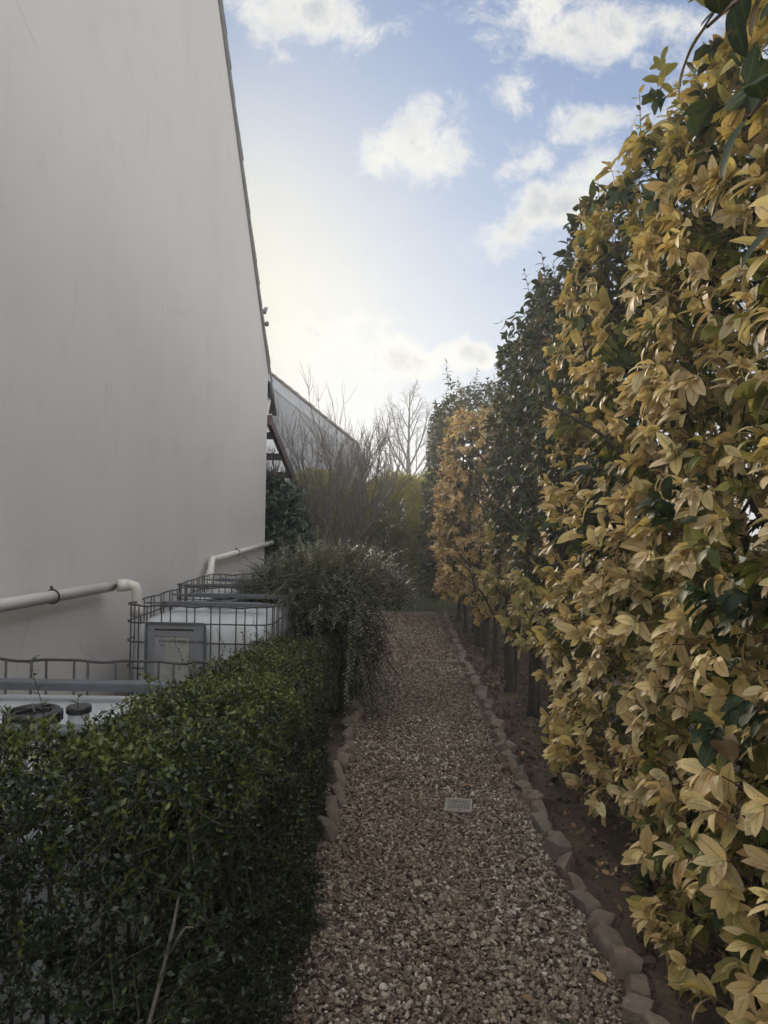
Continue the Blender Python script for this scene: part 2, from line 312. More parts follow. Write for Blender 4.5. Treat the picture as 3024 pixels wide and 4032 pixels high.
# ------------------------------------------------------------------ object helpers
def tag(o, label=None, cat=None, group=None, kind=None):
    if label: o['label'] = label
    if cat: o['category'] = cat
    if group: o['group'] = group
    if kind: o['kind'] = kind
    return o
def thing(name, label, cat, loc=(0, 0, 0), group=None):
    o = bpy.data.objects.new(name, None); COL.objects.link(o); o.location = loc
    o.empty_display_size = 0.1
    return tag(o, label, cat, group)
def obj(name, me, mat, parent=None):
    o = bpy.data.objects.new(name, me); COL.objects.link(o)
    if mat is not None: me.materials.append(mat)
    if parent is not None:
        o.parent = parent
        o.location = -Vector(parent.location)           # geometry is given in world space
    return o
class MB:
    def __init__(s): s.v = []; s.f = []
    def add(s, vs, fs):
        b = len(s.v); s.v += [tuple(x) for x in vs]; s.f += [tuple(i + b for i in f) for f in fs]
    def box(s, x0, x1, y0, y1, z0, z1):
        s.add([(x0, y0, z0), (x1, y0, z0), (x1, y1, z0), (x0, y1, z0), (x0, y0, z1), (x1, y0, z1), (x1, y1, z1), (x0, y1, z1)],
              [(0, 3, 2, 1), (4, 5, 6, 7), (0, 1, 5, 4), (1, 2, 6, 5), (2, 3, 7, 6), (3, 0, 4, 7)])
    def obox(s, c, ax, ay, az):
        c, ax, ay, az = map(Vector, (c, ax, ay, az))
        vs = [c + sx * ax + sy * ay + sz * az for sz in (-1, 1) for sx, sy in ((-1, -1), (1, -1), (1, 1), (-1, 1))]
        s.add(vs, [(0, 3, 2, 1), (4, 5, 6, 7), (0, 1, 5, 4), (1, 2, 6, 5), (2, 3, 7, 6), (3, 0, 4, 7)])
    def tube(s, pts, r, n=8, closed=False, caps=True):
        P = [Vector(p) for p in pts]; m = len(P)
        rr = r if hasattr(r, '__len__') else [r] * m
        rings = []; prev = None
        for i, p in enumerate(P):
            if closed: t = P[(i + 1) % m] - P[i - 1]
            else: t = P[min(i + 1, m - 1)] - P[max(i - 1, 0)]
            t.normalize()
            ref = Vector((0, 0, 1)) if abs(t.z) < 0.9 else Vector((1, 0, 0))
            a = prev - t * prev.dot(t) if prev is not None else t.cross(ref)
            a.normalize(); prev = a; b = t.cross(a)
            rings.append([p + rr[i] * (math.cos(2 * math.pi * k / n) * a + math.sin(2 * math.pi * k / n) * b) for k in range(n)])
        vs = [v for rg in rings for v in rg]; fs = []
        for i in range(m if closed else m - 1):
            j = (i + 1) % m
            for k in range(n): fs.append((i * n + k, i * n + (k + 1) % n, j * n + (k + 1) % n, j * n + k))
        if not closed and caps: fs += [tuple(range(n))[::-1], tuple((m - 1) * n + k for k in range(n))]
        s.add(vs, fs)
    def lathe(s, c, prof, n=24, tilt=None):
        c = Vector(c); vs = []; fs = []
        for r, z in prof:
            for k in range(n):
                q = Vector((r * math.cos(2 * math.pi * k / n), r * math.sin(2 * math.pi * k / n), z))
                vs.append(c + (tilt @ q if tilt else q))
        for i in range(len(prof) - 1):
            for k in range(n): fs.append((i * n + k, i * n + (k + 1) % n, (i + 1) * n + (k + 1) % n, (i + 1) * n + k))
        fs += [tuple(range(n))[::-1], tuple((len(prof) - 1) * n + k for k in range(n))]
        s.add(vs, fs)
    def build(s, name, mat, parent=None, smooth=False, bevel=0, seg=2):
        me = bpy.data.meshes.new(name); me.from_pydata(s.v, [], s.f); me.update()
        if bevel:
            bm = bmesh.new(); bm.from_mesh(me)
            es = [e for e in bm.edges if len(e.link_faces) == 2 and e.calc_face_angle(0) > 0.6]
            bmesh.ops.bevel(bm, geom=es, offset=bevel, segments=seg, affect='EDGES', profile=.6)
            bm.to_mesh(me); bm.free()
        if smooth: me.polygons.foreach_set('use_smooth', [True] * len(me.polygons))
        return obj(name, me, mat, parent)
def np_mesh(name, V, Q, mat, parent=None, attrs=None, smooth=True):
    """big quad mesh from arrays; attrs {name: (N,) or (N,3)}"""
    me = bpy.data.meshes.new(name)
    V = np.ascontiguousarray(V, dtype=np.float32).reshape(-1, 3); Q = np.ascontiguousarray(Q, dtype=np.int32).reshape(-1, 4)
    me.vertices.add(len(V)); me.vertices.foreach_set('co', V.ravel())
    me.loops.add(Q.size); me.loops.foreach_set('vertex_index', Q.ravel())
    me.polygons.add(len(Q)); me.polygons.foreach_set('loop_start', np.arange(len(Q), dtype=np.int32) * 4)
    me.update(calc_edges=True)
    me.polygons.foreach_set('use_smooth', np.full(len(Q), smooth))
    for k, a in (attrs or {}).items():
        a = np.ascontiguousarray(a, dtype=np.float32)
        at = me.attributes.new(k, 'FLOAT_VECTOR' if a.ndim == 2 else 'FLOAT', 'POINT')
        at.data.foreach_set('vector' if a.ndim == 2 else 'value', a.ravel())
    me.validate()
    return obj(name, me, mat, parent)
def reseed(n):
    global RNG
    RNG = np.random.default_rng(n)
def nrm(a): return a / np.maximum(np.linalg.norm(a, axis=-1, keepdims=True), 1e-9)
def leaf_geo(o, a, n, L, W, tint, segs=5, droop=0.8, fold=0.25, twist=0.0, wide=0.45):
    """N leaves: origin, direction, face normal, length, width -> verts, quads, lc, rnd"""
    N = len(o); a = nrm(a); s = nrm(np.cross(a, n)); n = nrm(np.cross(s, a))
    droop = np.broadcast_to(np.asarray(droop, float), (N,)); fold = np.broadcast_to(np.asarray(fold, float), (N,))
    k = np.where(np.abs(droop) < 1e-3, 1e-3, droop)[:, None]
    ts = np.linspace(0, 1, segs + 1); V = np.zeros((N, segs + 1, 3, 3)); lc = np.zeros((N, segs + 1, 3, 3))
    be = 0.62; al = wide / (1 - wide) * be
    tm = al / (al + be); mx = tm ** al * (1 - tm) ** be
    for i, t in enumerate(ts):
        ang = k * t
        pos = o + L[:, None] * (np.sin(ang) / k * a - (1 - np.cos(ang)) / k * n)
        nt = n * np.cos(ang) + a * np.sin(ang)
        w = (W * 0.5 * max(0.035, t ** al * (1 - t) ** be / mx))[:, None]
        st = nrm(s + nt * (twist * t))
        V[:, i, 0] = pos - st * w + nt * w * fold[:, None]; V[:, i, 1] = pos; V[:, i, 2] = pos + st * w + nt * w * fold[:, None]
        lc[:, i, :, 0] = t; lc[:, i, 0, 1] = -1; lc[:, i, 2, 1] = 1
    lc[..., 2] = tint[:, None, None]
    b = np.arange(N)[:, None] * (3 * (segs + 1)); qs = []
    for i in range(segs):
        r = 3 * i
        qs.append(b + np.array([r, r + 1, r + 4, r + 3])); qs.append(b + np.array([r + 1, r + 2, r + 5, r + 4]))
    Q = np.stack(qs, 1).reshape(-1, 4)
    rnd = np.repeat(RNG.random(N), 3 * (segs + 1))
    return V.reshape(-1, 3), Q, lc.reshape(-1, 3), rnd
class Geo:
    def __init__(s): s.V = []; s.Q = []; s.lc = []; s.rn = []; s.n = 0
    def add(s, g):
        V, Q, lc, rn = g; s.V.append(V); s.Q.append(Q + s.n); s.lc.append(lc); s.rn.append(rn); s.n += len(V)
    def build(s, name, mat, parent=None):
        return np_mesh(name, np.concatenate(s.V), np.concatenate(s.Q), mat, parent, {'lc': np.concatenate(s.lc), 'rnd': np.concatenate(s.rn)})
class Tubes:
    """many thin tapering branches in one quad mesh"""
    def __init__(s, n=4): s.V = []; s.Q = []; s.c = 0; s.n = n
    def add(s, pts, r0, r1):
        P = np.asarray(pts, float); m = len(P); t = nrm(np.gradient(P, axis=0))
        ref = np.array([0.31, 0.17, 0.93]) if abs(t[0, 2]) < .9 else np.array([1.0, 0.1, 0])
        a = nrm(np.cross(t, ref)); b = np.cross(t, a); r = np.linspace(r0, r1, m)[:, None, None]
        th = np.arange(s.n) * 2 * np.pi / s.n
        ring = P[:, None] + r * (np.cos(th)[None, :, None] * a[:, None] + np.sin(th)[None, :, None] * b[:, None])
        i = np.arange(m - 1)[:, None] * s.n; kk = np.arange(s.n); k2 = (kk + 1) % s.n
        q = np.stack([i + kk, i + k2, i + s.n + k2, i + s.n + kk], -1).reshape(-1, 4)
        s.V.append(ring.reshape(-1, 3)); s.Q.append(q + s.c); s.c += m * s.n
    def straight(s, A, B, r):
        """vectorised: N straight twigs from A to B"""
        N = len(A); t = nrm(B - A); a = nrm(np.cross(t, np.array([.3, .2, .9]))); b = np.cross(t, a)
        th = np.arange(s.n) * 2 * np.pi / s.n
        off = np.cos(th)[None, :, None] * a[:, None] + np.sin(th)[None, :, None] * b[:, None]
        V = np.stack([A[:, None] + off * r, B[:, None] + off * r * .6], 1).reshape(-1, 3)
        kk = np.arange(s.n); k2 = (kk + 1) % s.n
        q = (np.arange(N)[:, None, None] * 2 * s.n + np.stack([kk, k2, s.n + k2, s.n + kk], -1)[None]).reshape(-1, 4)
        s.V.append(V); s.Q.append(q + s.c); s.c += len(V)
    def build(s, name, mat, parent=None): return np_mesh(name, np.concatenate(s.V), np.concatenate(s.Q), mat, parent)
def rosettes(C, A, nl, L0, L1, ratio, tint, pitch=(32, 80), droop=(.3, 1.1), segs=5, stem=0.05, tj=.08, fold=.3):
    """leaves in a spiral round the tip of each twig: C tips, A axes"""
    N = len(C); A = nrm(A); e1 = nrm(np.cross(A, RNG.normal(size=(N, 3)))); e2 = np.cross(A, e1)
    k = np.arange(nl); ph = k[None] * 2.399 + RNG.random((N, 1)) * 6.28 + RNG.normal(size=(N, nl)) * .25
    pt = np.radians(RNG.uniform(pitch[0], pitch[1], (N, nl))); pt *= np.linspace(1.1, .55, nl)[None]
    rad = np.cos(ph)[..., None] * e1[:, None] + np.sin(ph)[..., None] * e2[:, None]
    d = np.sin(pt)[..., None] * rad + np.cos(pt)[..., None] * A[:, None] + np.array([-.42, -.16, -.05])
    d[..., 2] -= RNG.uniform(0, .75, (N, nl))
    nn = A[:, None] - d * 0.3 + RNG.normal(size=(N, nl, 3)) * .15; nn[..., 2] += .25
    o = C[:, None] - A[:, None] * (stem * np.linspace(1, 0, nl)[None, :, None])
    L = RNG.uniform(L0 * .75, L1 * 1.12, (N, nl)) * np.linspace(1.08, .62, nl)[None] * RNG.uniform(.8, 1.15, (N, 1))
    tt = np.clip(tint[:, None] + RNG.normal(size=(N, nl)) * tj, 0, 1)
    f = lambda x: x.reshape(-1, 3)
    return leaf_geo(f(o), f(d), f(nn), L.ravel(), (L * RNG.uniform(ratio * .85, ratio * 1.15, L.shape)).ravel(), tt.ravel(), segs,
                    RNG.uniform(droop[0], droop[1], N * nl) * np.where(RNG.random(N * nl) < .1, 1.9, 1), fold * RNG.uniform(.3, 1.9, N * nl), RNG.normal() * .4)

# ------------------------------------------------------------------ the setting: ground, path, beds, lawn
def sheet(name, x0, x1, y0, y1, z, mat, step=None, amp=0.0):
    if not step:
        V = [(x0, y0, z), (x1, y0, z), (x1, y1, z), (x0, y1, z)]; Q = [(0, 1, 2, 3)]
        o = np_mesh(name, np.array(V), np.array(Q), mat)
    else:
        xs = np.arange(x0, x1 + 1e-6, step); ys = np.arange(y0, y1 + 1e-6, step); X, Y = np.meshgrid(xs, ys)
        Z = np.array([[mnoise.noise((x * 2.1, y * 2.1, 0)) * .6 + mnoise.noise((x * 7, y * 7, 3)) * .3 + mnoise.noise((x * 19, y * 19, 5)) * .15 for x in xs] for y in ys]) * amp + z
        nx = len(xs); i = (np.arange(len(ys) - 1)[:, None] * nx + np.arange(nx - 1)[None]).ravel()
        o = np_mesh(name, np.stack([X, Y, Z], -1), np.stack([i, i + 1, i + nx + 1, i + nx], -1), mat)
    tag(o, kind='structure'); return o
sheet('ground', -60, 60, -30, 90, -0.03, M['ground'])
sheet('gravel_path', -0.42, 0.86, 0.4, 11.9, 0.0, M['gravelbed'])
sheet('hedge_bed', 0.80, 2.6, 0.4, 12.6, 0.012, M['soil'], 0.045, 0.035)
sheet('planting_bed', -2.02, -0.36, 0.4, 12.4, 0.004, M['soil'], 0.09, 0.02)
sheet('lawn', -7.0, 7.0, 12.45, 18.0, -0.012, M['lawn'])
sheet('paving_strip', -1.6, 1.6, 11.9, 12.45, 0.008, M['paving'])

def gravel():
    def stones(N, x0, x1, y0, y1, sub, smin, smax):
        x = RNG.uniform(x0, x1, N); y = RNG.uniform(y0, y1, N)
        if sub:
            g = np.linspace(-1, 1, 3); idx = {}; vs = []; qs = []
            def vid(p):
                p = tuple(p)
                if p not in idx: idx[p] = len(vs); vs.append(p)
                return idx[p]
            for ax in range(3):
                for sg in (-1, 1):
                    for i in range(2):
                        for j in range(2):
                            q = []
                            for (di, dj) in ((0, 0), (1, 0), (1, 1), (0, 1)):
                                p = [0, 0, 0]; p[ax] = sg; p[(ax + 1) % 3] = g[i + di]; p[(ax + 2) % 3] = g[j + dj]; q.append(vid(p))
                            qs.append(q if sg > 0 else q[::-1])
            T = np.array(vs, float); T /= np.linalg.norm(T, axis=1, keepdims=True) ** .8; Qt = np.array(qs); jit = .22
        else:
            T = np.array([(-1, -1, -1), (1, -1, -1), (1, 1, -1), (-1, 1, -1), (-1, -1, 1), (1, -1, 1), (1, 1, 1), (-1, 1, 1)], float) * .72
            Qt = np.array([(0, 3, 2, 1), (4, 5, 6, 7), (0, 1, 5, 4), (1, 2, 6, 5), (2, 3, 7, 6), (3, 0, 4, 7)]); jit = .3
        nv = len(T)
        V = T[None] + RNG.normal(size=(N, nv, 3)) * jit
        s = RNG.uniform(smin, smax, N) * np.where(RNG.random(N) < .08, 1.45, 1.0) * .5
        sc = s[:, None] * np.stack([RNG.uniform(.8, 1.3, N), RNG.uniform(.6, 1.0, N), RNG.uniform(.35, .7, N)], -1)
        V = V * sc[:, None]
        th = RNG.uniform(0, 6.28, N); al = RNG.normal(size=N) * .45; be = RNG.normal(size=N) * .45
        ca, sa = np.cos(al), np.sin(al); cb, sb = np.cos(be), np.sin(be); c, s_ = np.cos(th), np.sin(th)
        X, Y, Z = V[..., 0], V[..., 1], V[..., 2]
        Y, Z = Y * ca[:, None] - Z * sa[:, None], Y * sa[:, None] + Z * ca[:, None]
        X, Z = X * cb[:, None] + Z * sb[:, None], -X * sb[:, None] + Z * cb[:, None]
        X, Y = X * c[:, None] - Y * s_[:, None], X * s_[:, None] + Y * c[:, None]
        zz = .004 + s * .45 + RNG.random(N) ** 2 * .016
        V = np.stack([X + x[:, None], Y + y[:, None], Z + zz[:, None]], -1).reshape(-1, 3)
        Q = (np.arange(N)[:, None, None] * nv + Qt[None]).reshape(-1, 4)
        a = RNG.random(N); pn = np.sin(x * 4.1 + y * 1.3) + np.sin(y * 2.7 - x * 2.2 + 1) + np.sin(x * 7.3 + y * 5.1 + 2) * .7
        a = np.clip(a * (1 + .045 * pn), 0, 1)
        return V, Q, np.repeat(a, nv)
    parts = [stones(36000, -.40, .84, 1.4, 4.2, True, .0095, .020), stones(33000, -.34, .84, 4.2, 7.4, False, .0095, .020),
             stones(25000, -.34, .86, 7.4, 11.95, False, .014, .025)]
    V = []; Q = []; A = []; n = 0
    for v, q, a in parts: V.append(v); Q.append(q + n); A.append(a); n += len(v)
    # keep the drain grate free
    o = np_mesh('gravel', np.concatenate(V), np.concatenate(Q), M['gravel'], None, {'rnd': np.concatenate(A)}, smooth=False)
    tag(o, 'loose brown, tan and white flint gravel covering the path', 'gravel', kind='stuff')
gravel()

# ------------------------------------------------------------------ edging stones
def rock_mesh(name, sx, sy, sz, seed):
    rg = np.random.default_rng(seed); bm = bmesh.new()
    for cx in (-1, 1):
        for cy in (-1, 1):
            for cz in (-1, 1):
                j = rg.uniform(.55, 1.05, 3)
                bm.verts.new((cx * sx * j[0], cy * sy * j[1], cz * sz * j[2]))
                if rg.random() < .45:
                    j2 = rg.uniform(.45, .95, 3); bm.verts.new((cx * sx * j2[0], cy * sy * j2[1], cz * sz * min(1.0, j2[2] + .25)))
    r = bmesh.ops.convex_hull(bm, input=bm.verts)
    bmesh.ops.delete(bm, geom=[v for v in bm.verts if not v.link_faces], context='VERTS')
    bmesh.ops.dissolve_limit(bm, angle_limit=R(14), verts=bm.verts, edges=bm.edges)
    bmesh.ops.triangulate(bm, faces=bm.faces)
    bmesh.ops.subdivide_edges(bm, edges=bm.edges, cuts=3, use_grid_fill=True)
    bmesh.ops.triangulate(bm, faces=bm.faces)
    for _ in range(1): bmesh.ops.smooth_vert(bm, verts=bm.verts, factor=.5, use_axis_x=True, use_axis_y=True, use_axis_z=True)
    off = Vector(rg.uniform(0, 50, 3))
    for v in bm.verts:
        v.co += v.co.normalized() * (mnoise.noise(v.co * 22 + off) * .010 + mnoise.noise(v.co * 55 + off) * .005)
    me = bpy.data.meshes.new(name); bm.to_mesh(me); bm.free()
    me.polygons.foreach_set('use_smooth', [True] * len(me.polygons))
    try: me.set_sharp_from_angle(angle=R(40))
    except Exception: pass
    return me
def wx(y, pts):
    return float(np.interp(y, [p[0] for p in pts], [p[1] for p in pts]))
HEDGE_ROW = [(1.5, .83), (2.3, .86), (3.0, .85), (4.0, .83), (5.0, .82), (6.5, .84), (8, .84), (10, .88), (11.7, .90)]
BOX_ROW = [(3.5, -.33), (5, -.31), (7, -.30), (9.5, -.31)]
ORD = ['first', 'second', 'third', 'fourth', 'fifth', 'sixth', 'seventh', 'eighth', 'ninth', 'tenth', 'eleventh', 'twelfth', 'thirteenth',
       'fourteenth', 'fifteenth', 'sixteenth', 'seventeenth', 'eighteenth', 'nineteenth', 'twentieth']
rs = np.random.default_rng(5)
LOOK = ['rough brown', 'smooth tan', 'greyish brown', 'broad flat', 'pointed', 'reddish', 'tilted', 'mossy']
def edging(row, pts, y0, y1, grp, where, far, lmin, lmax):
    y = y0; lst = []
    while y < y1:
        l = rs.uniform(lmin, lmax) * (1.05 if y < 2.9 else 1.0)
        if rs.random() < .14: l *= 1.35
        lst.append((y + l / 2, l)); y += l * .97
    n = len(lst)
    for i, (yc, l) in enumerate(lst):
        w = rs.uniform(.06, .095) * (1.15 if yc < 3 else 1); h = rs.uniform(.09, .13) * (1.1 if yc < 3.2 else 1)
        me = rock_mesh('edging_stone', w / 2 * 1.08, l / 2 * 1.1, h / 2 * 1.15, 100 + i + (500 if row == 'b' else 0))
        o = obj('edging_stone', me, M['stone'])
        o.location = (wx(yc, pts) + rs.normal() * .012, yc, h * .24 + rs.uniform(-.012, .012))
        o.rotation_euler = (rs.normal() * .2, rs.normal() * .2, rs.normal() * .28)
        size = ('wide' if l > (lmin + lmax) * .56 else 'small' if l < (lmin + lmax) * .44 else 'medium')
        if i < n / 2: ordl, ref = i, 'counted from the camera'
        else: ordl, ref = n - 1 - i, 'counted from the %s' % far
        word = ORD[ordl] if ordl < 20 else ('twenty', 'thirty', 'forty', 'fifty')[(ordl + 1) // 10 - 2] + '-' + ORD[(ordl + 1) % 10 - 1] if (ordl + 1) % 10 else ('', '', '', 'thirtieth', 'fortieth', 'fiftieth', 'sixtieth')[(ordl + 1) // 10]
        tag(o, '%s brown stone, %s in the %s %s' % (size, word, where, ref), 'edging stone', grp)
edging('a', HEDGE_ROW, 1.75, 11.75, 'rough edging stones between gravel and hedge bed', 'hedge-side edging row', 'lawn', .085, .15)
edging('b', BOX_ROW, 3.45, 8.6, 'rough edging stones along the clipped box hedge side', 'tank-side edging row', 'lawn', .14, .24)
for i, (x, w) in enumerate(((.44, .21), (.67, .27))):
    o = obj('edging_slab', rock_mesh('edging_slab', w / 2, .055, .035, 900 + i), M['stone']); o.location = (x, 7.85, .028)
    tag(o, ('shorter', 'longer')[i] + ' flat pale slab laid across the gravel, ' + ('away from', 'touching')[i] + ' the hedge-side stones', 'slab', 'flat slabs across the path')

# drain grate
def grate():
    t = thing('drain_grate', 'small off-white square plastic drain grate set in the gravel', 'drain grate', (.40, 3.93, .022))
    h = .076; mb = MB()
    for sx in (-1, 1): mb.obox((sx * (h - .005), 0, 0), (.005, 0, 0), (0, h, 0), (0, 0, .006))
    for sy in (-1, 1): mb.obox((0, sy * (h - .005), 0), (h - .010, 0, 0), (0, .005, 0), (0, 0, .0058))
    f = mb.build('frame', M['dirtywhite']); f.parent = t
    mb = MB()
    for i in range(13): mb.obox((-h + .010 + (2 * h - .02) * (i + .5) / 13, 0, 0), (.0019, 0, 0), (0, h - .011, 0), (0, 0, .0025))
    for j in range(4): mb.obox((0, -h + .010 + (2 * h - .02) * (j + 1) / 5, -.0015), (h - .011, 0, 0), (0, .0022, 0), (0, 0, .002))
    b = mb.build('bars', M['dirtywhite']); b.parent = t
    mb = MB(); mb.obox((0, 0, -.012), (h, 0, 0), (0, h, 0), (0, 0, .004)); s = mb.build('sump', M['black']); s.parent = t
    t.rotation_euler = (R(3), R(-2), R(-9)); t.location.z = .028
grate()

# ------------------------------------------------------------------ the house with its gable wall
WX = -2.0
def verge_z(y): return 3.74 + (10.84 - y) if y >= 5.2 else 3.74 + 5.64 - (5.2 - y)
def house():
    t = thing('house', 'tall grey-beige rendered gable wall of a house with tiled verge', 'house', (WX, 5.2, 0))
    y0, y1 = -0.6, 10.62
    mb = MB(); prof = [(y0, -.05), (y1, -.05), (y1, verge_z(y1)), (5.2, verge_z(5.2)), (y0, verge_z(y0))]
    n = len(prof); vs = [(WX, y, z) for y, z in prof] + [(WX - 9.0, y, z) for y, z in prof]
    fs = [tuple(range(n)), tuple(range(2 * n - 1, n - 1, -1))] + [(i, i + n, (i + 1) % n + n, (i + 1) % n) for i in range(n)]
    mb.add(vs, fs)
    me_ = mb.build('wall', M['render'], t)
    bm = bmesh.new(); bm.from_mesh(me_.data); bmesh.ops.recalc_face_normals(bm, faces=bm.faces); bm.to_mesh(me_.data); bm.free()
    # roof slopes set on the wall, verge course of lapped tiles at the gable
    rf = MB(); dl = math.hypot(1, 1.0)
    for sgn, ya, yb in ((1, 5.2, 11.12), (-1, 5.2, -1.1)):
        L = abs(yb - ya) * dl; nrows = int(L / .33); d = Vector((0, sgn / dl, -1.0 / dl)); nn = Vector((0, sgn * 1.0 / dl, 1 / dl))
        p0 = Vector((WX + .028, ya, verge_z(5.2)))
        for i in range(nrows + 1):
            c = p0 + d * ((i + .5) * .33) + nn * (.075 + rs.normal() * .004) - Vector((4.6, 0, 0))
            tilt = .085; dd = (d + nn * -(-tilt)).normalized(); n2 = Vector((1, 0, 0)).cross(dd); n2 = n2 if n2.dot(nn) > 0 else -n2
            rf.obox(c + Vector((rs.uniform(-.006, .008), 0, 0)), (4.6, 0, 0), dd * .185, n2 * .011)
    r = rf.build('roof', M['tile'], t)
    mo = MB()
    for sgn, ya, yb in ((1, 5.2, 11.0), (-1, 5.2, -1.0)):
        L = abs(yb - ya) * dl; d = Vector((0, sgn / dl, -1.0 / dl)); nn = Vector((0, sgn * 1.0 / dl, 1 / dl)); m = int(L / .11)
        pts = []; p0 = Vector((WX, ya, verge_z(5.2)))
        for i in range(m + 1):
            q = p0 + d * (i * L / m)
            w = .014 + .014 * abs(math.sin(i * 1.05)) + rs.uniform(0, .006)
            pts.append((q + Vector((w * .25, 0, 0)) + nn * .016, .020 + w * .45))
        mo.tube([p for p, _ in pts], [w for _, w in pts], 8)
    mo.build('verge_mortar', M['mortar'], t, True)
    # eave: fascia, soffit and gutter end beyond the wall corner
    e = MB(); e.box(WX - 8.9, WX + .02, 10.64, 10.92, 3.80, 3.92); e.build('soffit', M['whitepvc'], t)
    g = MB(); g.tube([(WX - 8.9, 11.03, 3.66), (WX + .03, 11.03, 3.66)], .065, 12); g.build('gutter', M['mortar'], t, True)
    dp = MB(); dp.tube([(WX - .06, 11.02, 3.58), (WX - .06, 10.95, 3.5), (WX - .06, 10.72, 3.2), (WX - .06, 10.68, 3.0), (WX - .06, 10.68, 1.3)], .045, 10); dp.build('downpipe', M['pipe'], t, True)
    mz = MB(); c = Vector((WX + .03, 10.05, verge_z(10.05) + .16))
    mz.tube([c, c + Vector((.02, .02, .07)), c + Vector((.03, .1, .11))], [.035, .03, .012], 7); mz.tube([c + Vector((.01, .16, -.12)), c + Vector((.02, .2, -.08))], [.04, .02], 7)
    mz.build('loose_mortar', M['mortar'], t, True)
house()
def wall_pipe(name, label, pts, down, r, gap=None, brackets=()):
    t = thing(name, label, 'pipe', pts[0], 'beige drain pipes on the gable wall')
    mb = MB(); mb.tube(pts, r, 16); mb.build('pipe_run', M['pipe'], t, True)
    mb = MB(); P = [Vector(p) for p in down]; mb.tube(P, r * 1.02, 16)
    for a, b in ((P[0], P[1]), (P[-2], P[-1])):
        d = (b - a).normalized()
        q = a if a is P[0] else a + (b - a) * .15
        mb.tube([q, q + d * .075], r * 1.2, 16)
    mb.build('elbow', M['pipe'], t, True)
    for y in brackets:
        k = (y - pts[0][1]) / (pts[-1][1] - pts[0][1]); z = pts[0][2] + k * (pts[-1][2] - pts[0][2]); x = pts[0][0] + k * (pts[-1][0] - pts[0][0])
        b = MB(); ring = [(x + (r + .004) * math.cos(a), y, z + (r + .004) * math.sin(a)) for a in np.linspace(0, 2 * math.pi, 17)[:-1]]
        b.tube(ring, .006, 6, closed=True); b.tube([(x, y, z + r), (x - .01, y, z + r + .025)], .008, 6); b.tube([(x - r, y, z), (WX + .002, y, z)], .008, 6)
        b.build('bracket', M['steel'], t, True)
wall_pipe('drain_pipe', 'long beige drain pipe ending in a loose elbow over the labelled tank', [(WX + .075, 1.4, 1.245), (WX + .075, 4.66, 1.165)],
          [(WX + .13, 4.62, 1.175), (WX + .20, 4.66, 1.178), (WX + .235, 4.67, 1.165), (WX + .245, 4.68, 1.13), (WX + .24, 4.69, 1.05), (WX + .235, 4.70, .96)], .035, brackets=(2.6, 3.85))
wall_pipe('drain_pipe', 'short beige drain pipe by the wall corner, elbow over the last tank', [(WX + .075, 10.85, 1.265), (WX + .075, 7.35, 1.20)],
          [(WX + .075, 7.36, 1.20), (WX + .08, 7.24, 1.198), (WX + .085, 7.2, 1.17), (WX + .10, 7.12, 1.10), (WX + .16, 6.78, .97)], .035, brackets=(8.4, 10.5))

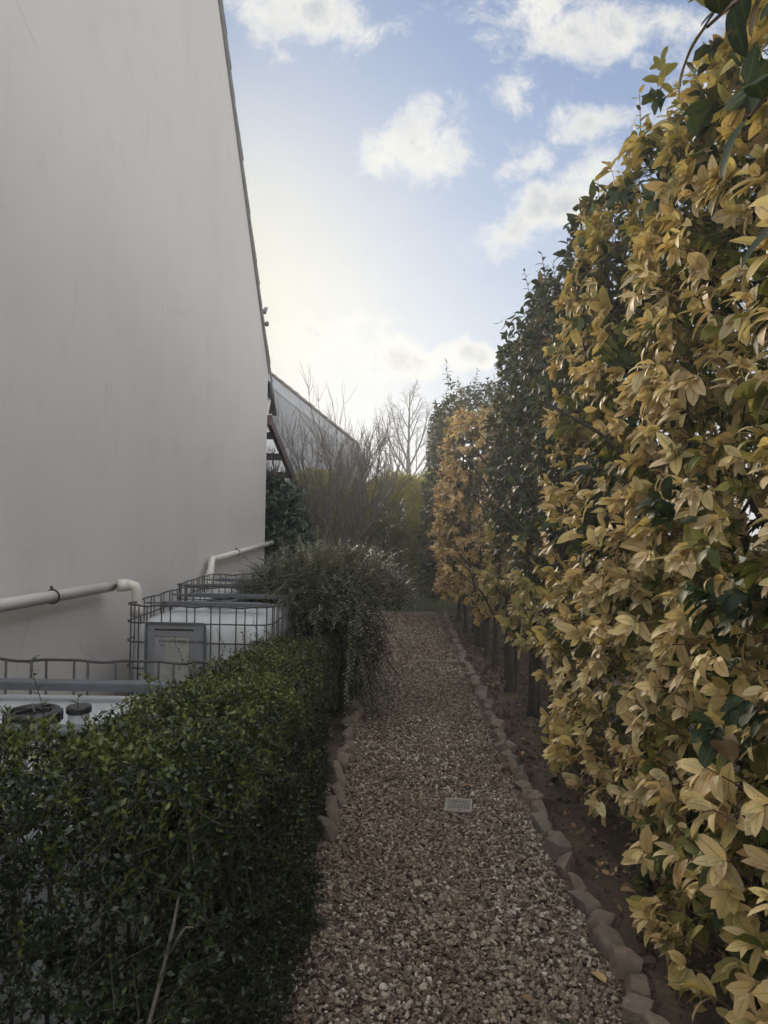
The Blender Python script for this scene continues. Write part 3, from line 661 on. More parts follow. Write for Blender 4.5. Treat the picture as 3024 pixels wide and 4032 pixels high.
# ------------------------------------------------------------------ caged water tanks
def rrect(x0, x1, y0, y1, r, n=6):
    out = []
    for cx, cy, a0 in ((x1 - r, y1 - r, 0), (x0 + r, y1 - r, 90), (x0 + r, y0 + r, 180), (x1 - r, y0 + r, 270)):
        for k in range(n + 1):
            a = R(a0 + 90 * k / n); out.append((cx + r * math.cos(a), cy + r * math.sin(a)))
    return out
def make_tank(label):
    t = thing('water_tank', label, 'water tank', (0, 0, 0), 'caged plastic water tanks along the wall')
    # pallet
    mb = MB()
    for y in (.05, .6, 1.15): mb.box(-.5, .5, y - .05, y + .05, .0, .10)
    for i in range(5): mb.box(-.5 + .0 + i * .21, -.5 + .16 + i * .21, 0.0, 1.2, .1005, .125)
    mb.build('pallet', M['palletwood'], t)
    # bottle: stacked rounded rectangles
    prof = [(.13, .10), (.15, .05), (.20, .028), (.80, .028), (.875, .034), (.925, .06), (.955, .10), (.972, .16), (.978, .24)]
    vs = []; fs = []; ring = None
    for z, ins in prof:
        rg = rrect(-.5 + ins, .5 - ins, ins, 1.2 - ins, .11); n = len(rg); vs += [(x, y, z) for x, y in rg]
    for i in range(len(prof) - 1):
        for k in range(n): fs.append((i * n + k, i * n + (k + 1) % n, (i + 1) * n + (k + 1) % n, (i + 1) * n + k))
    fs += [tuple(range(n))[::-1], tuple((len(prof) - 1) * n + k for k in range(n))]
    mb = MB(); mb.add(vs, fs); mb.build('bottle', M['hdpe'], t, True)
    # wire cage
    mb = MB(); r = .0058
    for zi, z in enumerate((1.07, .955, .83, .66, .46, .28, .14)):
        rg = rrect(-.5, .5, 0, 1.2, .10)
        pts = []
        for j, (x, y) in enumerate(rg):
            pts.append((x, y, z))
        # dips between the uprights on the top rail
        out = []
        m = len(pts)
        for j in range(m):
            a, b = Vector(pts[j]), Vector(pts[(j + 1) % m]); out.append(a)
            if (b - a).length > .3:
                for q in range(1, 24):
                    p = a.lerp(b, q / 24); p.z += (-.008 * max(0, math.sin(q / 24 * math.pi * 5 + .6)) if zi == 0 else 0); out.append(p)
        mb.tube(out, r if zi == 0 else r * .85, 6, closed=True)
    xs = [-.40, -.345, -.245, -.185, -.075, -.02, .09, .15, .26, .32, .40]
    for x in xs:
        for y in (.012, 1.188): mb.tube([(x, y, .12), (x, y, 1.066)], r * .8, 6)
    for y in [.1, .16, .27, .33, .46, .52, .66, .72, .85, .91, 1.03, 1.1]:
        for x in (-.488, .488): mb.tube([(x, y, .12), (x, y, 1.066)], r * .8, 6)
    for sx in (-1, 1):
        for yy_ in (.035, 1.165): mb.tube([(sx * .462, yy_, .12), (sx * .462, yy_, 1.066)], r * .85, 6)
    mb.build('cage', M['steel'], t, True)
    # two crossbars over the bottle, flattened at the ends
    for yb in (.40, .94):
        mb = MB(); z = 1.035
        sec = [(-.505, .010, .006), (-.40, .010, .006), (-.33, .030, .015), (.33, .030, .015), (.40, .010, .006), (.505, .010, .006)]
        vs = []; fs = []
        for x, w, h in sec: vs += [(x, yb - w, z - h), (x, yb + w, z - h), (x, yb + w, z + h), (x, yb - w, z + h)]
        for i in range(len(sec) - 1):
            for k in range(4): fs.append((i * 4 + k, i * 4 + (k + 1) % 4, i * 4 + 4 + (k + 1) % 4, i * 4 + 4 + k))
        fs += [(3, 2, 1, 0), (20, 21, 22, 23)]
        mb.add(vs, fs); mb.build('crossbar', M['bar'], t, bevel=.004)
    # neck and lid
    mb = MB(); mb.lathe((.0, .66, .975), [(.115, 0), (.115, .02), (.10, .022), (.10, .03)], 28)
    mb.build('neck', M['hdpe'], t, True)
    mb = MB(); mb.lathe((.0, .66, 1.0), [(.118, 0), (.122, .006), (.122, .036), (.112, .044), (.095, .046), (.09, .040), (.02, .040)], 32)
    for k in range(20):
        a = 2 * math.pi * k / 20; mb.obox((.123 * math.cos(a), .66 + .123 * math.sin(a), 1.02), (.004 * math.cos(a), .004 * math.sin(a), 0), (-.005 * math.sin(a), .005 * math.cos(a), 0), (0, 0, .015))
    for k in range(3):
        a = math.pi * k / 3; mb.obox((0, .66, 1.0455), (.08 * math.cos(a), .08 * math.sin(a), 0), (-.006 * math.sin(a), .006 * math.cos(a), 0), (0, 0, .006))
    mb.build('lid', M['black'], t)
    return t
def copy_tree(o, parent=None):
    c = o.copy(); COL.objects.link(c)
    if parent is not None: c.parent = parent
    for ch in [x for x in bpy.data.objects if x.parent == o]: copy_tree(ch, c)
    return c
tank_a = make_tank('caged water tank with a grey label plate, in the middle of the row')
tank_b = copy_tree(tank_a); tank_c = copy_tree(tank_a)
tank_b['label'] = 'caged white water tank behind the labelled one, under the short pipe by the corner'
tank_c['label'] = 'caged white water tank standing nearest the camera behind the box hedge, black round lid'
tank_a.location = (-1.265, 4.43, 0); tank_a.scale.x = .97; tank_a.rotation_euler.z = R(-.8)
tank_b.location = (-1.33, 5.72, .005); tank_b.rotation_euler.z = R(.6)
tank_c.location = (-1.16, 1.52, 0); tank_c.rotation_euler.z = R(1.2)
def child(o, nm): return [x for x in bpy.data.objects if x.parent == o and x.name.split('.')[0] == nm][0]
def plates():
    def pl(sz, y, name, mat, par, th=.004):
        mb = MB(); x0, x1, z0, z1 = sz; mb.box(x0, x1, y - th, y, z0, z1); me = mb.build(name, mat); me.parent = par; return me
    p = pl((-.335, .06, .34, .962), -.010, 'label_plate', M['plate'], tank_a, .006)
    rim = MB()
    for x in (-.335, .06): rim.box(x - .008, x + .008, -.026, -.0162, .34, .962)
    rim.box(-.3265, .0515, -.025, -.0162, .95, .966)
    q = rim.build('plate_rim', M['bar'], None); q.parent = p
    lb = pl((-.275, -.045, .58, .865), -.0165, 'paper_label', M['paper'], p, .0015)
    top = pl((-.275, -.02, .875, .91), -.0165, 'label_holder', M['plate'], p, .003)
    sl = pl((-.28, -.015, .912, .922), -.0165, 'slot', M['black'], p, .004)
    st = pl((-.275, -.21, .725, .865), -.0184, 'sticker', simple('purple_grey_sticker', (.30, .29, .33), (.24, .23, .26), 20, .8), p, .001)
    def txt(s, x, z, size):
        cu = bpy.data.curves.new('printed_code', 'FONT'); cu.body = s; cu.size = size; cu.extrude = .0004; cu.space_character = .92
        o = bpy.data.objects.new('printed_code', cu); COL.objects.link(o); cu.materials.append(M['print'])
        me = bpy.data.meshes.new_from_object(o.evaluated_get(bpy.context.evaluated_depsgraph_get()))
        bpy.data.objects.remove(o); o = bpy.data.objects.new('printed_code', me); COL.objects.link(o)
        if not me.materials: me.materials.append(M['print'])
        o.parent = p; o.location = (x, -.0202, z); o.rotation_euler = (R(90), 0, 0)
    txt('2* KA/Y/1014-860/F/BLZ/BVI 1030914', -.25, .835, .0225)
    txt('271', -.236, .808, .0225)
plates()
def vent():
    t = thing('pipe_stub', 'short white pipe stub with a black cap beside the lid of the nearest tank', 'pipe stub', (-.955, 2.09, .975))
    mb = MB(); mb.lathe((-.955, 2.09, .975), [(.031, 0), (.031, .075)], 24); mb.build('stub', M['hdpe'], t, False)
    mb = MB(); mb.lathe((-.955, 2.09, 1.045), [(.036, 0), (.037, .003), (.037, .016), (.034, .020), (.028, .021)], 24); mb.build('cap', M['black'], t, False)
vent()
lid = child(tank_c, 'lid'); lid.scale = (.66, .66, .9); lid.location = (.085, .115, .115); lid.rotation_euler = (0, 0, 0)
nk = child(tank_c, 'neck'); nk.scale = (.66, .66, 1); nk.location = (.085, .115, 0)

# ------------------------------------------------------------------ pergola at the far corner
def pergola():
    t = thing('pergola', 'brown timber lean-to frame with ribbed clear roof behind the house corner', 'pergola', (-2.0, 12.0, 0))
    a = Vector((-1.98, 10.70, 3.20)); b = Vector((-1.96, 14.1, 2.17)); d = (b - a).normalized(); n = Vector((1, 0, 0)).cross(d)
    mb = MB(); mb.obox((a + b) / 2, (.035, 0, 0), d * ((b - a).length / 2), n * .085); mb.build('rafter', M['wood'], t, bevel=.004)
    for k in (.16, .42, .68, .93):
        c = a.lerp(b, k); mb = MB(); mb.obox(c + Vector((-1.55, 0, -.02)), (1.51, 0, 0), d * .03, n * .055); mb.build('purlin', M['wood'], t, bevel=.003)
    mb = MB(); N = 90
    vs = []
    for i in range(N + 1):
        x = -5.0 + i * (3.05 / N); h = .11 + .009 * math.sin(i * math.pi / 1.0 + (i % 2) * 1.57)
        vs += [a + Vector((x - a.x, 0, 0)) + n * h - d * 0, b + Vector((x - b.x, 0, 0)) + n * h + d * .1]
    mb.add(vs, [(2 * i, 2 * i + 2, 2 * i + 3, 2 * i + 1) for i in range(N)])
    m, tt, p, o = newmat('clear_ribbed_sheet'); p.inputs['Base Color'].default_value = (.75, .74, .72, 1); p.inputs['Roughness'].default_value = .35
    tr = tt.n('ShaderNodeBsdfTranslucent'); tr.inputs[0].default_value = (.85, .84, .82, 1); mx = tt.n('ShaderNodeMixShader'); mx.inputs[0].default_value = .6
    tt.l(p.outputs[0], mx.inputs[1]); tt.l(tr.outputs[0], mx.inputs[2]); tt.l(mx.outputs[0], o.inputs[0])
    mb.build('roof_sheet', m, t)
    mb = MB(); mb.box(-2.03, -1.93, 13.85, 13.95, 0, 2.13); mb.build('post', M['wood'], t, bevel=.004)
    mb = MB(); mb.box(-4.95, -2.035, 13.86, 13.94, 1.97, 2.10); mb.build('beam', M['wood'], t, bevel=.004)
pergola()

# ------------------------------------------------------------------ neighbour's house
def neighbour():
    t = thing('neighbour_house', 'pale grey gable end of a neighbouring house beyond the bare shrub', 'house', (-6.5, 26, 0))
    Y = 26.0; xr = -1.60; sl = .785; xp = -6.6; z_e = 4.62
    zp = z_e + (xr - xp) * sl
    mb = MB(); pr = [(-11.6, 0), (xr, 0), (xr, z_e), (xp, zp), (-11.6, z_e)]; n = 5
    vs = [(x, Y, z) for x, z in pr] + [(x, Y + 9, z) for x, z in pr]
    mb.add(vs, [tuple(range(n))] + [tuple(range(2 * n - 1, n - 1, -1))] + [(i, i + n, (i + 1) % n + n, (i + 1) % n) for i in range(n)])
    w = mb.build('wall', M['render_far'], t)
    bm = bmesh.new(); bm.from_mesh(w.data); bmesh.ops.recalc_face_normals(bm, faces=bm.faces); bm.to_mesh(w.data); bm.free()
    rf = MB(); dl = math.hypot(1, sl)
    for sg in (1, -1):
        d = Vector((sg / dl, 0, -sl / dl)); nn = Vector((sg * sl / dl, 0, 1 / dl)); L = (xr - xp) * dl + .25; m = int(L / .36)
        for i in range(m):
            c = Vector((xp, Y + 4.45, zp)) + d * ((i + .5) * .36) + nn * (.09 + rs.normal() * .006)
            dd = (d + nn * .09).normalized(); n2 = Vector((0, 1, 0)).cross(dd); n2 = n2 if n2.dot(nn) > 0 else -n2
            rf.obox(c, dd * .20, (0, 4.62, 0), n2 * .02)
    rf.build('roof', M['tile'], t)
    fb_ = MB()
    d = Vector((1 / dl, 0, -sl / dl)); nn = Vector((sl / dl, 0, 1 / dl))
    fb_.obox(Vector((xp, Y - .03, zp)) + d * 3.1 - nn * .17, d * 3.05, (0, .028, 0), nn * .16); fb_.build('bargeboard', M['bargeboard'], t)
    mb = MB(); mb.box(xr + .003, xr + .16, Y - .05, Y + 9.2, 4.15, 4.66); mb.build('eave_box', M['render_dark'], t)
    mb = MB(); mb.box(-2.15, xr + .1, Y - .75, Y - .062, 0, 4.12); mb.build('side_block', M['render_dark'], t)
neighbour()

# ------------------------------------------------------------------ photinia hedge, shrub by shrub
def vnoise(P, f, seed):
    """cheap smooth noise from sines, about -1..1"""
    x, y, z = P[:, 0] * f, P[:, 1] * f, P[:, 2] * f
    return (np.sin(1.7 * y + 1.1 * z + seed) + np.sin(2.9 * z - 1.3 * y + 1.7 * x + seed * 2.1) + np.sin(3.7 * y + 2.3 * x - 1.9 * z + seed * .7) + np.sin(5.3 * z + 4.1 * y + seed * 3.3) * .6) / 3.6
def lean_in(z): return .19 * np.clip((z - 1.6) / 2.2, 0, 1.2) ** 1.3
SHRUB_GROUP = 'tall photinia shrubs of the hedge beside the path'
def photinia(label, x0, x1, y0, y1, z0, z1, tintf, dens, Lr, seed, trunks, segs=5, shoots=10, nl=8, core=.45, green=None, mat='photinia'):
    reseed(int(seed * 10) + 40); cx, cy, cz = (x0 + x1) / 2, (y0 + y1) / 2, (z0 + z1) / 2; h = np.array([(x1 - x0) / 2, (y1 - y0) / 2, (z1 - z0) / 2])
    t = thing('photinia_shrub', label, 'shrub', (cx, cy, 0), SHRUB_GROUP)
    areas = np.array([h[1] * h[2], .7 * h[1] * h[2], h[0] * h[2] * .9, .5 * h[0] * h[2], h[0] * h[1] * .9]) * 4
    N = int(areas.sum() * dens); fc = RNG.choice(5, N, p=areas / areas.sum())
    y0, y1 = y0 - .12, y1 + .12; h[1] += .12
    U = RNG.uniform(-1, 1, (N, 3)); U[fc == 0, 0] = -1; U[fc == 1, 0] = 1; U[fc == 2, 1] = -1; U[fc == 3, 1] = 1; U[fc == 4, 2] = 1
    r = (np.abs(U) ** 5).sum(1) ** (-1 / 5.); U *= r[:, None]
    nor = nrm(np.sign(U) * np.abs(U) ** 4 / h)
    P = U * h + np.array([cx, cy, cz])
    P[:, 0] += lean_in(P[:, 2])
    P += nor * (vnoise(P, 1.6, seed) * .11 + vnoise(P, 4.5, seed + 4) * .06)[:, None]
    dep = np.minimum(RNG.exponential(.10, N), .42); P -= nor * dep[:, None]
    P[:, 2] = np.maximum(P[:, 2], max(z0, 0) * .6 + .05 + .12 * RNG.random(N))
    keep = vnoise(P, 5.0, seed + 9) + RNG.normal(size=N) * .35 > -.78
    # a few real gaps low in the hedge and near its top where light comes through
    P, nor, dep = P[keep], nor[keep], dep[keep]; N = len(P)
    ax = nor + RNG.normal(size=(N, 3)) * .38; ax[:, 2] += .42
    g = Geo(); tw = Tubes(4)
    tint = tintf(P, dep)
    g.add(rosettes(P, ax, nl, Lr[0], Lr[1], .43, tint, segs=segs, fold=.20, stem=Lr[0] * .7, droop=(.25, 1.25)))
    A = P - nrm(ax) * RNG.uniform(.10, .22, (N, 1)); tw.straight(A, P, .0028)
    # sparse inner leaves
    Nc = int(N * core); Uc = RNG.uniform(-.86, .86, (Nc, 3)); Pc = Uc * h + np.array([cx, cy, cz]); axc = RNG.normal(size=(Nc, 3)); axc[:, 0] -= .6; axc[:, 2] += .3
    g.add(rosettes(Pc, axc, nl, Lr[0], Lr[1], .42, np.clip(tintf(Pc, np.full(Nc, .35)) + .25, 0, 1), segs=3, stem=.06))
    # upright shoots on the top and out of the face
    for i in range(shoots):
        top = i < shoots * .7
        u = RNG.uniform(-.85, .85, 2)
        p = np.array([cx + u[0] * h[0], cy + u[1] * h[1], z1 - .08]) if top else np.array([x0 + .10, cy + u[1] * h[1], cz + u[0] * h[2] * .8])
        p[0] += lean_in(p[2])
        Ls = RNG.uniform(.16, .42) if top else RNG.uniform(.1, .22)
        d = np.array([RNG.normal() * .25, RNG.normal() * .25, 1.0]) if top else np.array([-1, RNG.normal() * .4, .6])
        d /= np.linalg.norm(d); k = int(Ls / .032) + 4
        s_ = np.linspace(0, 1, k)[:, None]; pts = p + d * Ls * s_ + np.array([0, 0, .04]) * s_ ** 2
        tw.add(pts, .0042, .002)
        ph = np.arange(k) * 2.4 + RNG.random() * 6; e1 = np.cross(d, [.2, .9, .1]); e1 /= np.linalg.norm(e1); e2 = np.cross(d, e1)
        dd = np.cos(ph)[:, None] * e1 + np.sin(ph)[:, None] * e2 + d * np.linspace(.35, 1.0, k)[:, None]
        tt = np.clip(tintf(pts, np.full(k, 0.0)) + (.5 if RNG.random() < .6 else 0.15), 0, 1)
        LL = RNG.uniform(Lr[0], Lr[1], k) * np.linspace(1.1, .6, k)
        g.add(leaf_geo(pts, dd, np.tile(d, (k, 1)) + RNG.normal(size=(k, 3)) * .1, LL, LL * .40, tt, segs, RNG.uniform(.3, 1.2, k), .3))
    g.build('crown', M[mat], t)
    # trunks with limbs
    extra = [(tx + .10 + RNG.normal() * .05, ty + RNG.normal() * .13, rad * RNG.uniform(.45, .75)) for (tx, ty, rad) in trunks]
    for (tx, ty, rad) in trunks + extra:
        tb = MB(); lean = RNG.normal(size=2) * .11
        pts = [(tx, ty, -.02), (tx + .01, ty, .12)]
        zt = min(z1 - .5, 2.6)
        for q in range(1, 7):
            k = q / 6; pts.append((tx + lean[0] * k + RNG.normal() * .012 + .08 * k, ty + lean[1] * k + RNG.normal() * .012, .12 + (zt - .12) * k))
        tb.tube(pts, [rad * 1.35] + [rad * (1.05 - .65 * i / 6) for i in range(7)], 9)
        for q in range(3):
            i = int(RNG.integers(2, 6)); p = Vector(pts[i]); dv = Vector((RNG.normal() * .6 - .2, RNG.normal() * .7, 1)).normalized()
            tb.tube([p, p + dv * .25, p + dv * .5 + Vector((RNG.normal() * .04, RNG.normal() * .04, .06)), p + dv * .85], [rad * .5, rad * .42, rad * .33, rad * .2], 6)
        tb.build('trunk', M['bark'], t, True)
    tw.build('twigs', M['twig'], t)['kind'] = 'stuff'
    for (px, py, pz, sc, nn_) in (green or []):
        gg = Geo(); C = np.array([[px, py, pz]]) + RNG.normal(size=(nn_, 3)) * .05 * sc
        axg = np.tile(np.array([-.8, -.25, .45]), (nn_, 1)) + RNG.normal(size=(nn_, 3)) * .35
        gg.add(rosettes(C, axg, 8, Lr[0] * 1.05, Lr[1] * 1.05, .42, np.full(nn_, .93), segs=6, stem=.07, tj=.03, fold=.2))
        o = gg.build('green_shoot', M['photinia'], t); o['label'] = 'dark green glossy shoot among the yellow leaves'
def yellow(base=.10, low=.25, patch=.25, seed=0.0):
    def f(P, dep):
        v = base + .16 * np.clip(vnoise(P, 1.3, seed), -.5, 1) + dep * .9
        v += .30 * np.clip((P[:, 2] - 2.3) / 1.3, 0, 1) * (.7 + .6 * RNG.random(len(P)))  # upper leaves tinted duller to paint in their backlit look
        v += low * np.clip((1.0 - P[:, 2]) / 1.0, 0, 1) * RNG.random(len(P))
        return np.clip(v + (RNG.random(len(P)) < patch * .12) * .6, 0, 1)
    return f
def dark(seed=0.0, ylow=None):
    def f(P, dep):
        v = .88 + .10 * vnoise(P, 1.3, seed)
        if ylow is not None:
            m = P[:, 2] + .35 * vnoise(P, 2.2, seed + 2) < ylow
            v = np.where(m, .26 + .2 * RNG.random(len(P)) + dep * .8, v)
        return np.clip(v, 0, 1)
    return f
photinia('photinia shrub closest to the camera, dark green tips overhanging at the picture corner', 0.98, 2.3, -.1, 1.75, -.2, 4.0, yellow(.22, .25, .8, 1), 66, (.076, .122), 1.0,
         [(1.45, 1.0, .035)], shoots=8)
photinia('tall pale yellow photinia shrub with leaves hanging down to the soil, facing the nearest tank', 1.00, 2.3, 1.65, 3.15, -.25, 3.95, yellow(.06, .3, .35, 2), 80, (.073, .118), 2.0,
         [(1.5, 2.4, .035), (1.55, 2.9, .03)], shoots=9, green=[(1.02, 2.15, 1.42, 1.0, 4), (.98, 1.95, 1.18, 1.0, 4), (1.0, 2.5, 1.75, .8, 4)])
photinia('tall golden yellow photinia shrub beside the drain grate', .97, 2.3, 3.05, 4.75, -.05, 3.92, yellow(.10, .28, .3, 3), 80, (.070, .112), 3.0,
         [(1.5, 3.55, .03), (1.45, 4.05, .038), (1.2, 4.72, .032)], shoots=10, green=[(.95, 3.3, 1.95, 1.2, 5), (.94, 3.35, 1.55, 1.0, 4), (.92, 4.0, 1.6, .6, 4)])
photinia('dark green photinia shrub between two yellow ones, yellowing near its foot', 1.0, 2.3, 4.65, 6.35, .42, 3.92, dark(1, 1.35), 66, (.075, .115), 4.0,
         [(1.18, 5.05, .034), (1.26, 5.35, .03), (1.2, 5.85, .036), (1.3, 6.2, .03)], segs=4, shoots=26)
photinia('dark green photinia shrub with an orange-yellow skirt, its back to the golden column', .98, 2.3, 6.25, 8.1, .45, 3.85, dark(4, 1.55), 62, (.075, .115), 5.0,
         [(1.15, 6.7, .034), (1.22, 7.2, .036), (1.17, 7.75, .032)], segs=4, shoots=26)
photinia('golden orange photinia column leaning over the path before the lawn', .60, 2.0, 8.85, 10.6, .42, 3.28, yellow(.17, .16, .2, 6), 62, (.075, .112), 6.0,
         [(1.12, 9.0, .034), (1.2, 9.6, .035), (1.1, 10.2, .03)], segs=4, shoots=6, mat='photinia_orange')
photinia('small orange-yellow photinia shrub squeezed in front of the golden column', 1.0, 2.2, 8.0, 9.1, .4, 2.2, yellow(.22, .2, .3, 9), 56, (.075, .11), 9.0,
         [(1.16, 8.35, .03)], segs=4, shoots=6, mat='photinia_orange')
photinia('dark green photinia shrub at the lawn end of the hedge', .52, 2.2, 10.75, 13.2, .30, 3.9, dark(7), 52, (.08, .12), 7.0,
         [(1.1, 11.3, .035), (1.2, 12.2, .035)], segs=3, shoots=34)
photinia('tallest dark green photinia shrub rising above the golden column', 1.55, 3.0, 9.0, 11.6, .5, 4.15, dark(8), 46, (.08, .12), 8.0,
         [(2.2, 10.2, .04)], segs=3, shoots=34)
# overhanging dark tips near the camera
def overhang():
    reseed(26)
    t = [o for o in COL.objects if o.name == 'photinia_shrub'][0]
    g = Geo(); tw = Tubes(6)
    for (a, b, n) in (((1.0, 1.5, 2.75), (.52, 1.16, 2.50), 9), ((1.0, 1.3, 2.55), (.52, 1.02, 2.26), 9), ((.95, 1.2, 2.35), (.56, .98, 2.06), 7), ((.9, 1.6, 2.9), (.62, 1.3, 2.66), 9)):
        a, b = np.array(a), np.array(b); s_ = np.linspace(0, 1, 9)[:, None]; pts = a + (b - a) * s_ + np.array([0, 0, .10]) * np.sin(s_ * 3.14)
        tw.add(pts, .006, .003); k = n; q = np.linspace(.45, 1, k)[:, None]; o = a + (b - a) * q + np.array([0, 0, .10]) * np.sin(q * 3.14)
        d0 = (b - a) / np.linalg.norm(b - a); ph = np.arange(k) * 2.4
        e1 = np.cross(d0, [0, 0, 1]); e1 /= np.linalg.norm(e1); e2 = np.cross(d0, e1)
        dd = np.cos(ph)[:, None] * e1 + np.sin(ph)[:, None] * e2 + d0 * .7; dd[:, 2] -= .55
        g.add(leaf_geo(o, dd, np.tile([-.3, -.2, 1.0], (k, 1)) + RNG.normal(size=(k, 3)) * .2, RNG.uniform(.085, .12, k), RNG.uniform(.036, .046, k), np.full(k, .95), 8, RNG.uniform(.2, .8, k), .22))
    g.build('overhanging_leaves', M['photinia'], t)['label'] = 'large dark green leaves hanging into the top of the view'
    tw.build('overhanging_twigs', M['twig'], t)
overhang()

# ------------------------------------------------------------------ clipped box hedge round the nearest tank
def sprigs(P, ax, n, l0, l1, tint, stem, g, tw, ratio=.5, segs=2, pitch=60):
    N = len(P); ax = nrm(ax); e1 = nrm(np.cross(ax, RNG.normal(size=(N, 3)))); e2 = np.cross(ax, e1)
    k = np.arange(n); ph = (k // 2)[None] * 1.571 + (k % 2)[None] * math.pi + RNG.random((N, 1)) * 6.28 + RNG.normal(size=(N, n)) * .2
    s_ = (k // 2) / max(1, (n - 1) // 2)
    S = stem * RNG.uniform(.7, 1.3, N)
    o = P[:, None] - ax[:, None] * (S[:, None] * (1 - s_)[None])[..., None]
    pt = R(pitch) * (1.05 - .5 * s_)[None] * np.ones((N, 1)) + RNG.normal(size=(N, n)) * .15
    rad = np.cos(ph)[..., None] * e1[:, None] + np.sin(ph)[..., None] * e2[:, None]
    d = np.sin(pt)[..., None] * rad + np.cos(pt)[..., None] * ax[:, None]
    nn = ax[:, None] * np.sin(pt)[..., None] - rad * np.cos(pt)[..., None] + RNG.normal(size=(N, n, 3)) * .15
    L = RNG.uniform(l0, l1, (N, n)); tt = np.clip(tint[:, None] + RNG.normal(size=(N, n)) * .08 - .12 * s_[None], 0, 1)
    f = lambda q: q.reshape(-1, 3)
    g.add(leaf_geo(f(o), f(d), f(nn), L.ravel(), (L * ratio).ravel(), tt.ravel(), segs, .35, .25, 0, .5))
    if tw is not None: tw.straight(P - ax * S[:, None] * 1.25, P, .0011)
def box_hedge():
    reseed(21)
    t = thing('box_hedge', 'clipped dark green box hedge wrapped round the nearest tank', 'hedge', (-.6, 2.2, 0))
    g = Geo(); tw = Tubes(3)
    def block(x0, x1, y0, y1, z1f, dt, ds, skip):
        # top: leaf tint lightened as if lit by the sky
        N = int((x1 - x0) * (y1 - y0) * dt); P = np.stack([RNG.uniform(x0, x1, N), RNG.uniform(y0, y1, N), np.zeros(N)], -1)
        P[:, 2] = z1f(P[:, 0], P[:, 1]) + vnoise(P, 3.5, 3) * .045 + vnoise(P, 9, 5) * .03 - RNG.exponential(.045, N) + .01 + (RNG.random(N) < .05) * RNG.uniform(0, .07, N)
        edge = np.minimum(np.minimum(P[:, 0] - x0, x1 - P[:, 0]), np.minimum(P[:, 1] - y0, y1 - P[:, 1]))
        P[:, 2] -= np.clip(.09 - edge, 0, .09) ** 2 * 9
        ax = RNG.normal(size=(N, 3)) * .45; ax[:, 2] += 1
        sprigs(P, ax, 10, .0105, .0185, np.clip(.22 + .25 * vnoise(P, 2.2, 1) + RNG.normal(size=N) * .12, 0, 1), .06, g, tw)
        # sides: leaves tinted darker to put in the shade on the faces
        for face in range(4):
            w = (y1 - y0) if face < 2 else (x1 - x0); N = int(w * 1.0 * ds)
            zt = RNG.uniform(.03, 1.0, N); dep = RNG.exponential(.05, N)
            if face == 0: P = np.stack([x0 + dep, RNG.uniform(y0, y1, N), zt], -1); nv = (-1, 0, 0)
            if face == 1: P = np.stack([x1 - dep, RNG.uniform(y0, y1, N), zt], -1); nv = (1, 0, 0)
            if face == 2: P = np.stack([RNG.uniform(x0, x1, N), y0 + dep, zt], -1); nv = (0, -1, 0)
            if face == 3: P = np.stack([RNG.uniform(x0, x1, N), y1 - dep, zt], -1); nv = (0, 1, 0)
            P[:, 2] *= z1f(P[:, 0], P[:, 1]); P += np.array(nv) * (vnoise(P, 4, 8) * .035)[:, None]
            kp = ~skip(P) ; P = P[kp]; N = len(P)
            ax = np.tile(np.array(nv, float), (N, 1)) + RNG.normal(size=(N, 3)) * .5; ax[:, 2] += .5
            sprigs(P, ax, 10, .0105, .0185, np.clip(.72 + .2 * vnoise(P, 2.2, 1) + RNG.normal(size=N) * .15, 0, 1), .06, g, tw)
    def thin(P):
        c = vnoise(P, 5.0, 2.0) + RNG.normal(size=len(P)) * .25
        hole = (P[:, 0] > -.72) & (P[:, 0] < -.30) & (P[:, 2] > .50) & (P[:, 2] < 1.03) & (P[:, 1] < 2.2)
        return (hole & (c > -.12)) | (c > .85)
    none = lambda P: vnoise(P, 5, 2) > .8
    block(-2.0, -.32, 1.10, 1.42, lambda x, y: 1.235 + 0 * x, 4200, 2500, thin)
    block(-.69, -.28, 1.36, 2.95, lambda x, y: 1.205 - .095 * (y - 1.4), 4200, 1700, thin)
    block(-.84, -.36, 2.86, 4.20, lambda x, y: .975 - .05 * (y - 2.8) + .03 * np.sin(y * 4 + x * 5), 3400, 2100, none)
    # long wispy shoots standing out of the clipped top
    for (x, y, z, l) in ((-.98, 1.42, 1.17, .11), (-.99, 1.9, 1.05, .2), (-.72, 1.6, 1.12, .10), (-.62, 2.2, 1.08, .10), (-.66, 3.3, .98, .10), (-.90, 3.6, .97, .09), (-1.0, 3.2, .98, .1), (-.80, 3.95, .96, .12), (-1.18, 1.35, 1.18, .09), (-.88, 1.38, 1.17, .1)):
        k = int(l / .008); s_ = np.linspace(0, 1, k)[:, None]; pts = np.array([x, y, z - .05]) + np.array([RNG.normal() * .12, 0, 1]) * s_ * (l + .05) + np.array([.02, 0, 0]) * np.sin(s_ * 5)
        tw.add(pts, .0018, .0009); ph = np.arange(k) * 1.571 + (np.arange(k) % 2) * 3.14
        dd = np.stack([np.cos(ph), np.sin(ph), np.full(k, .5)], -1)
        g.add(leaf_geo(pts, dd, np.tile([0, 0, 1.0], (k, 1)), RNG.uniform(.016, .026, k), RNG.uniform(.009, .012, k), np.full(k, .55), 3, .4, .25))
    # lime new growth on the path side
    for (x, y, z) in ((-.31, 2.35, .62), (-.30, 2.6, .75), (-.33, 3.0, .85)):
        C = np.array([[x, y, z]]) + RNG.normal(size=(16, 3)) * np.array([.02, .06, .07]); sprigs(C, np.tile([.6, -.2, .7], (16, 1)), 10, .014, .022, np.full(16, .02), .07, g, tw)
    g.build('foliage', M['box'], t); tw.build('twigs', M['bark'], t)
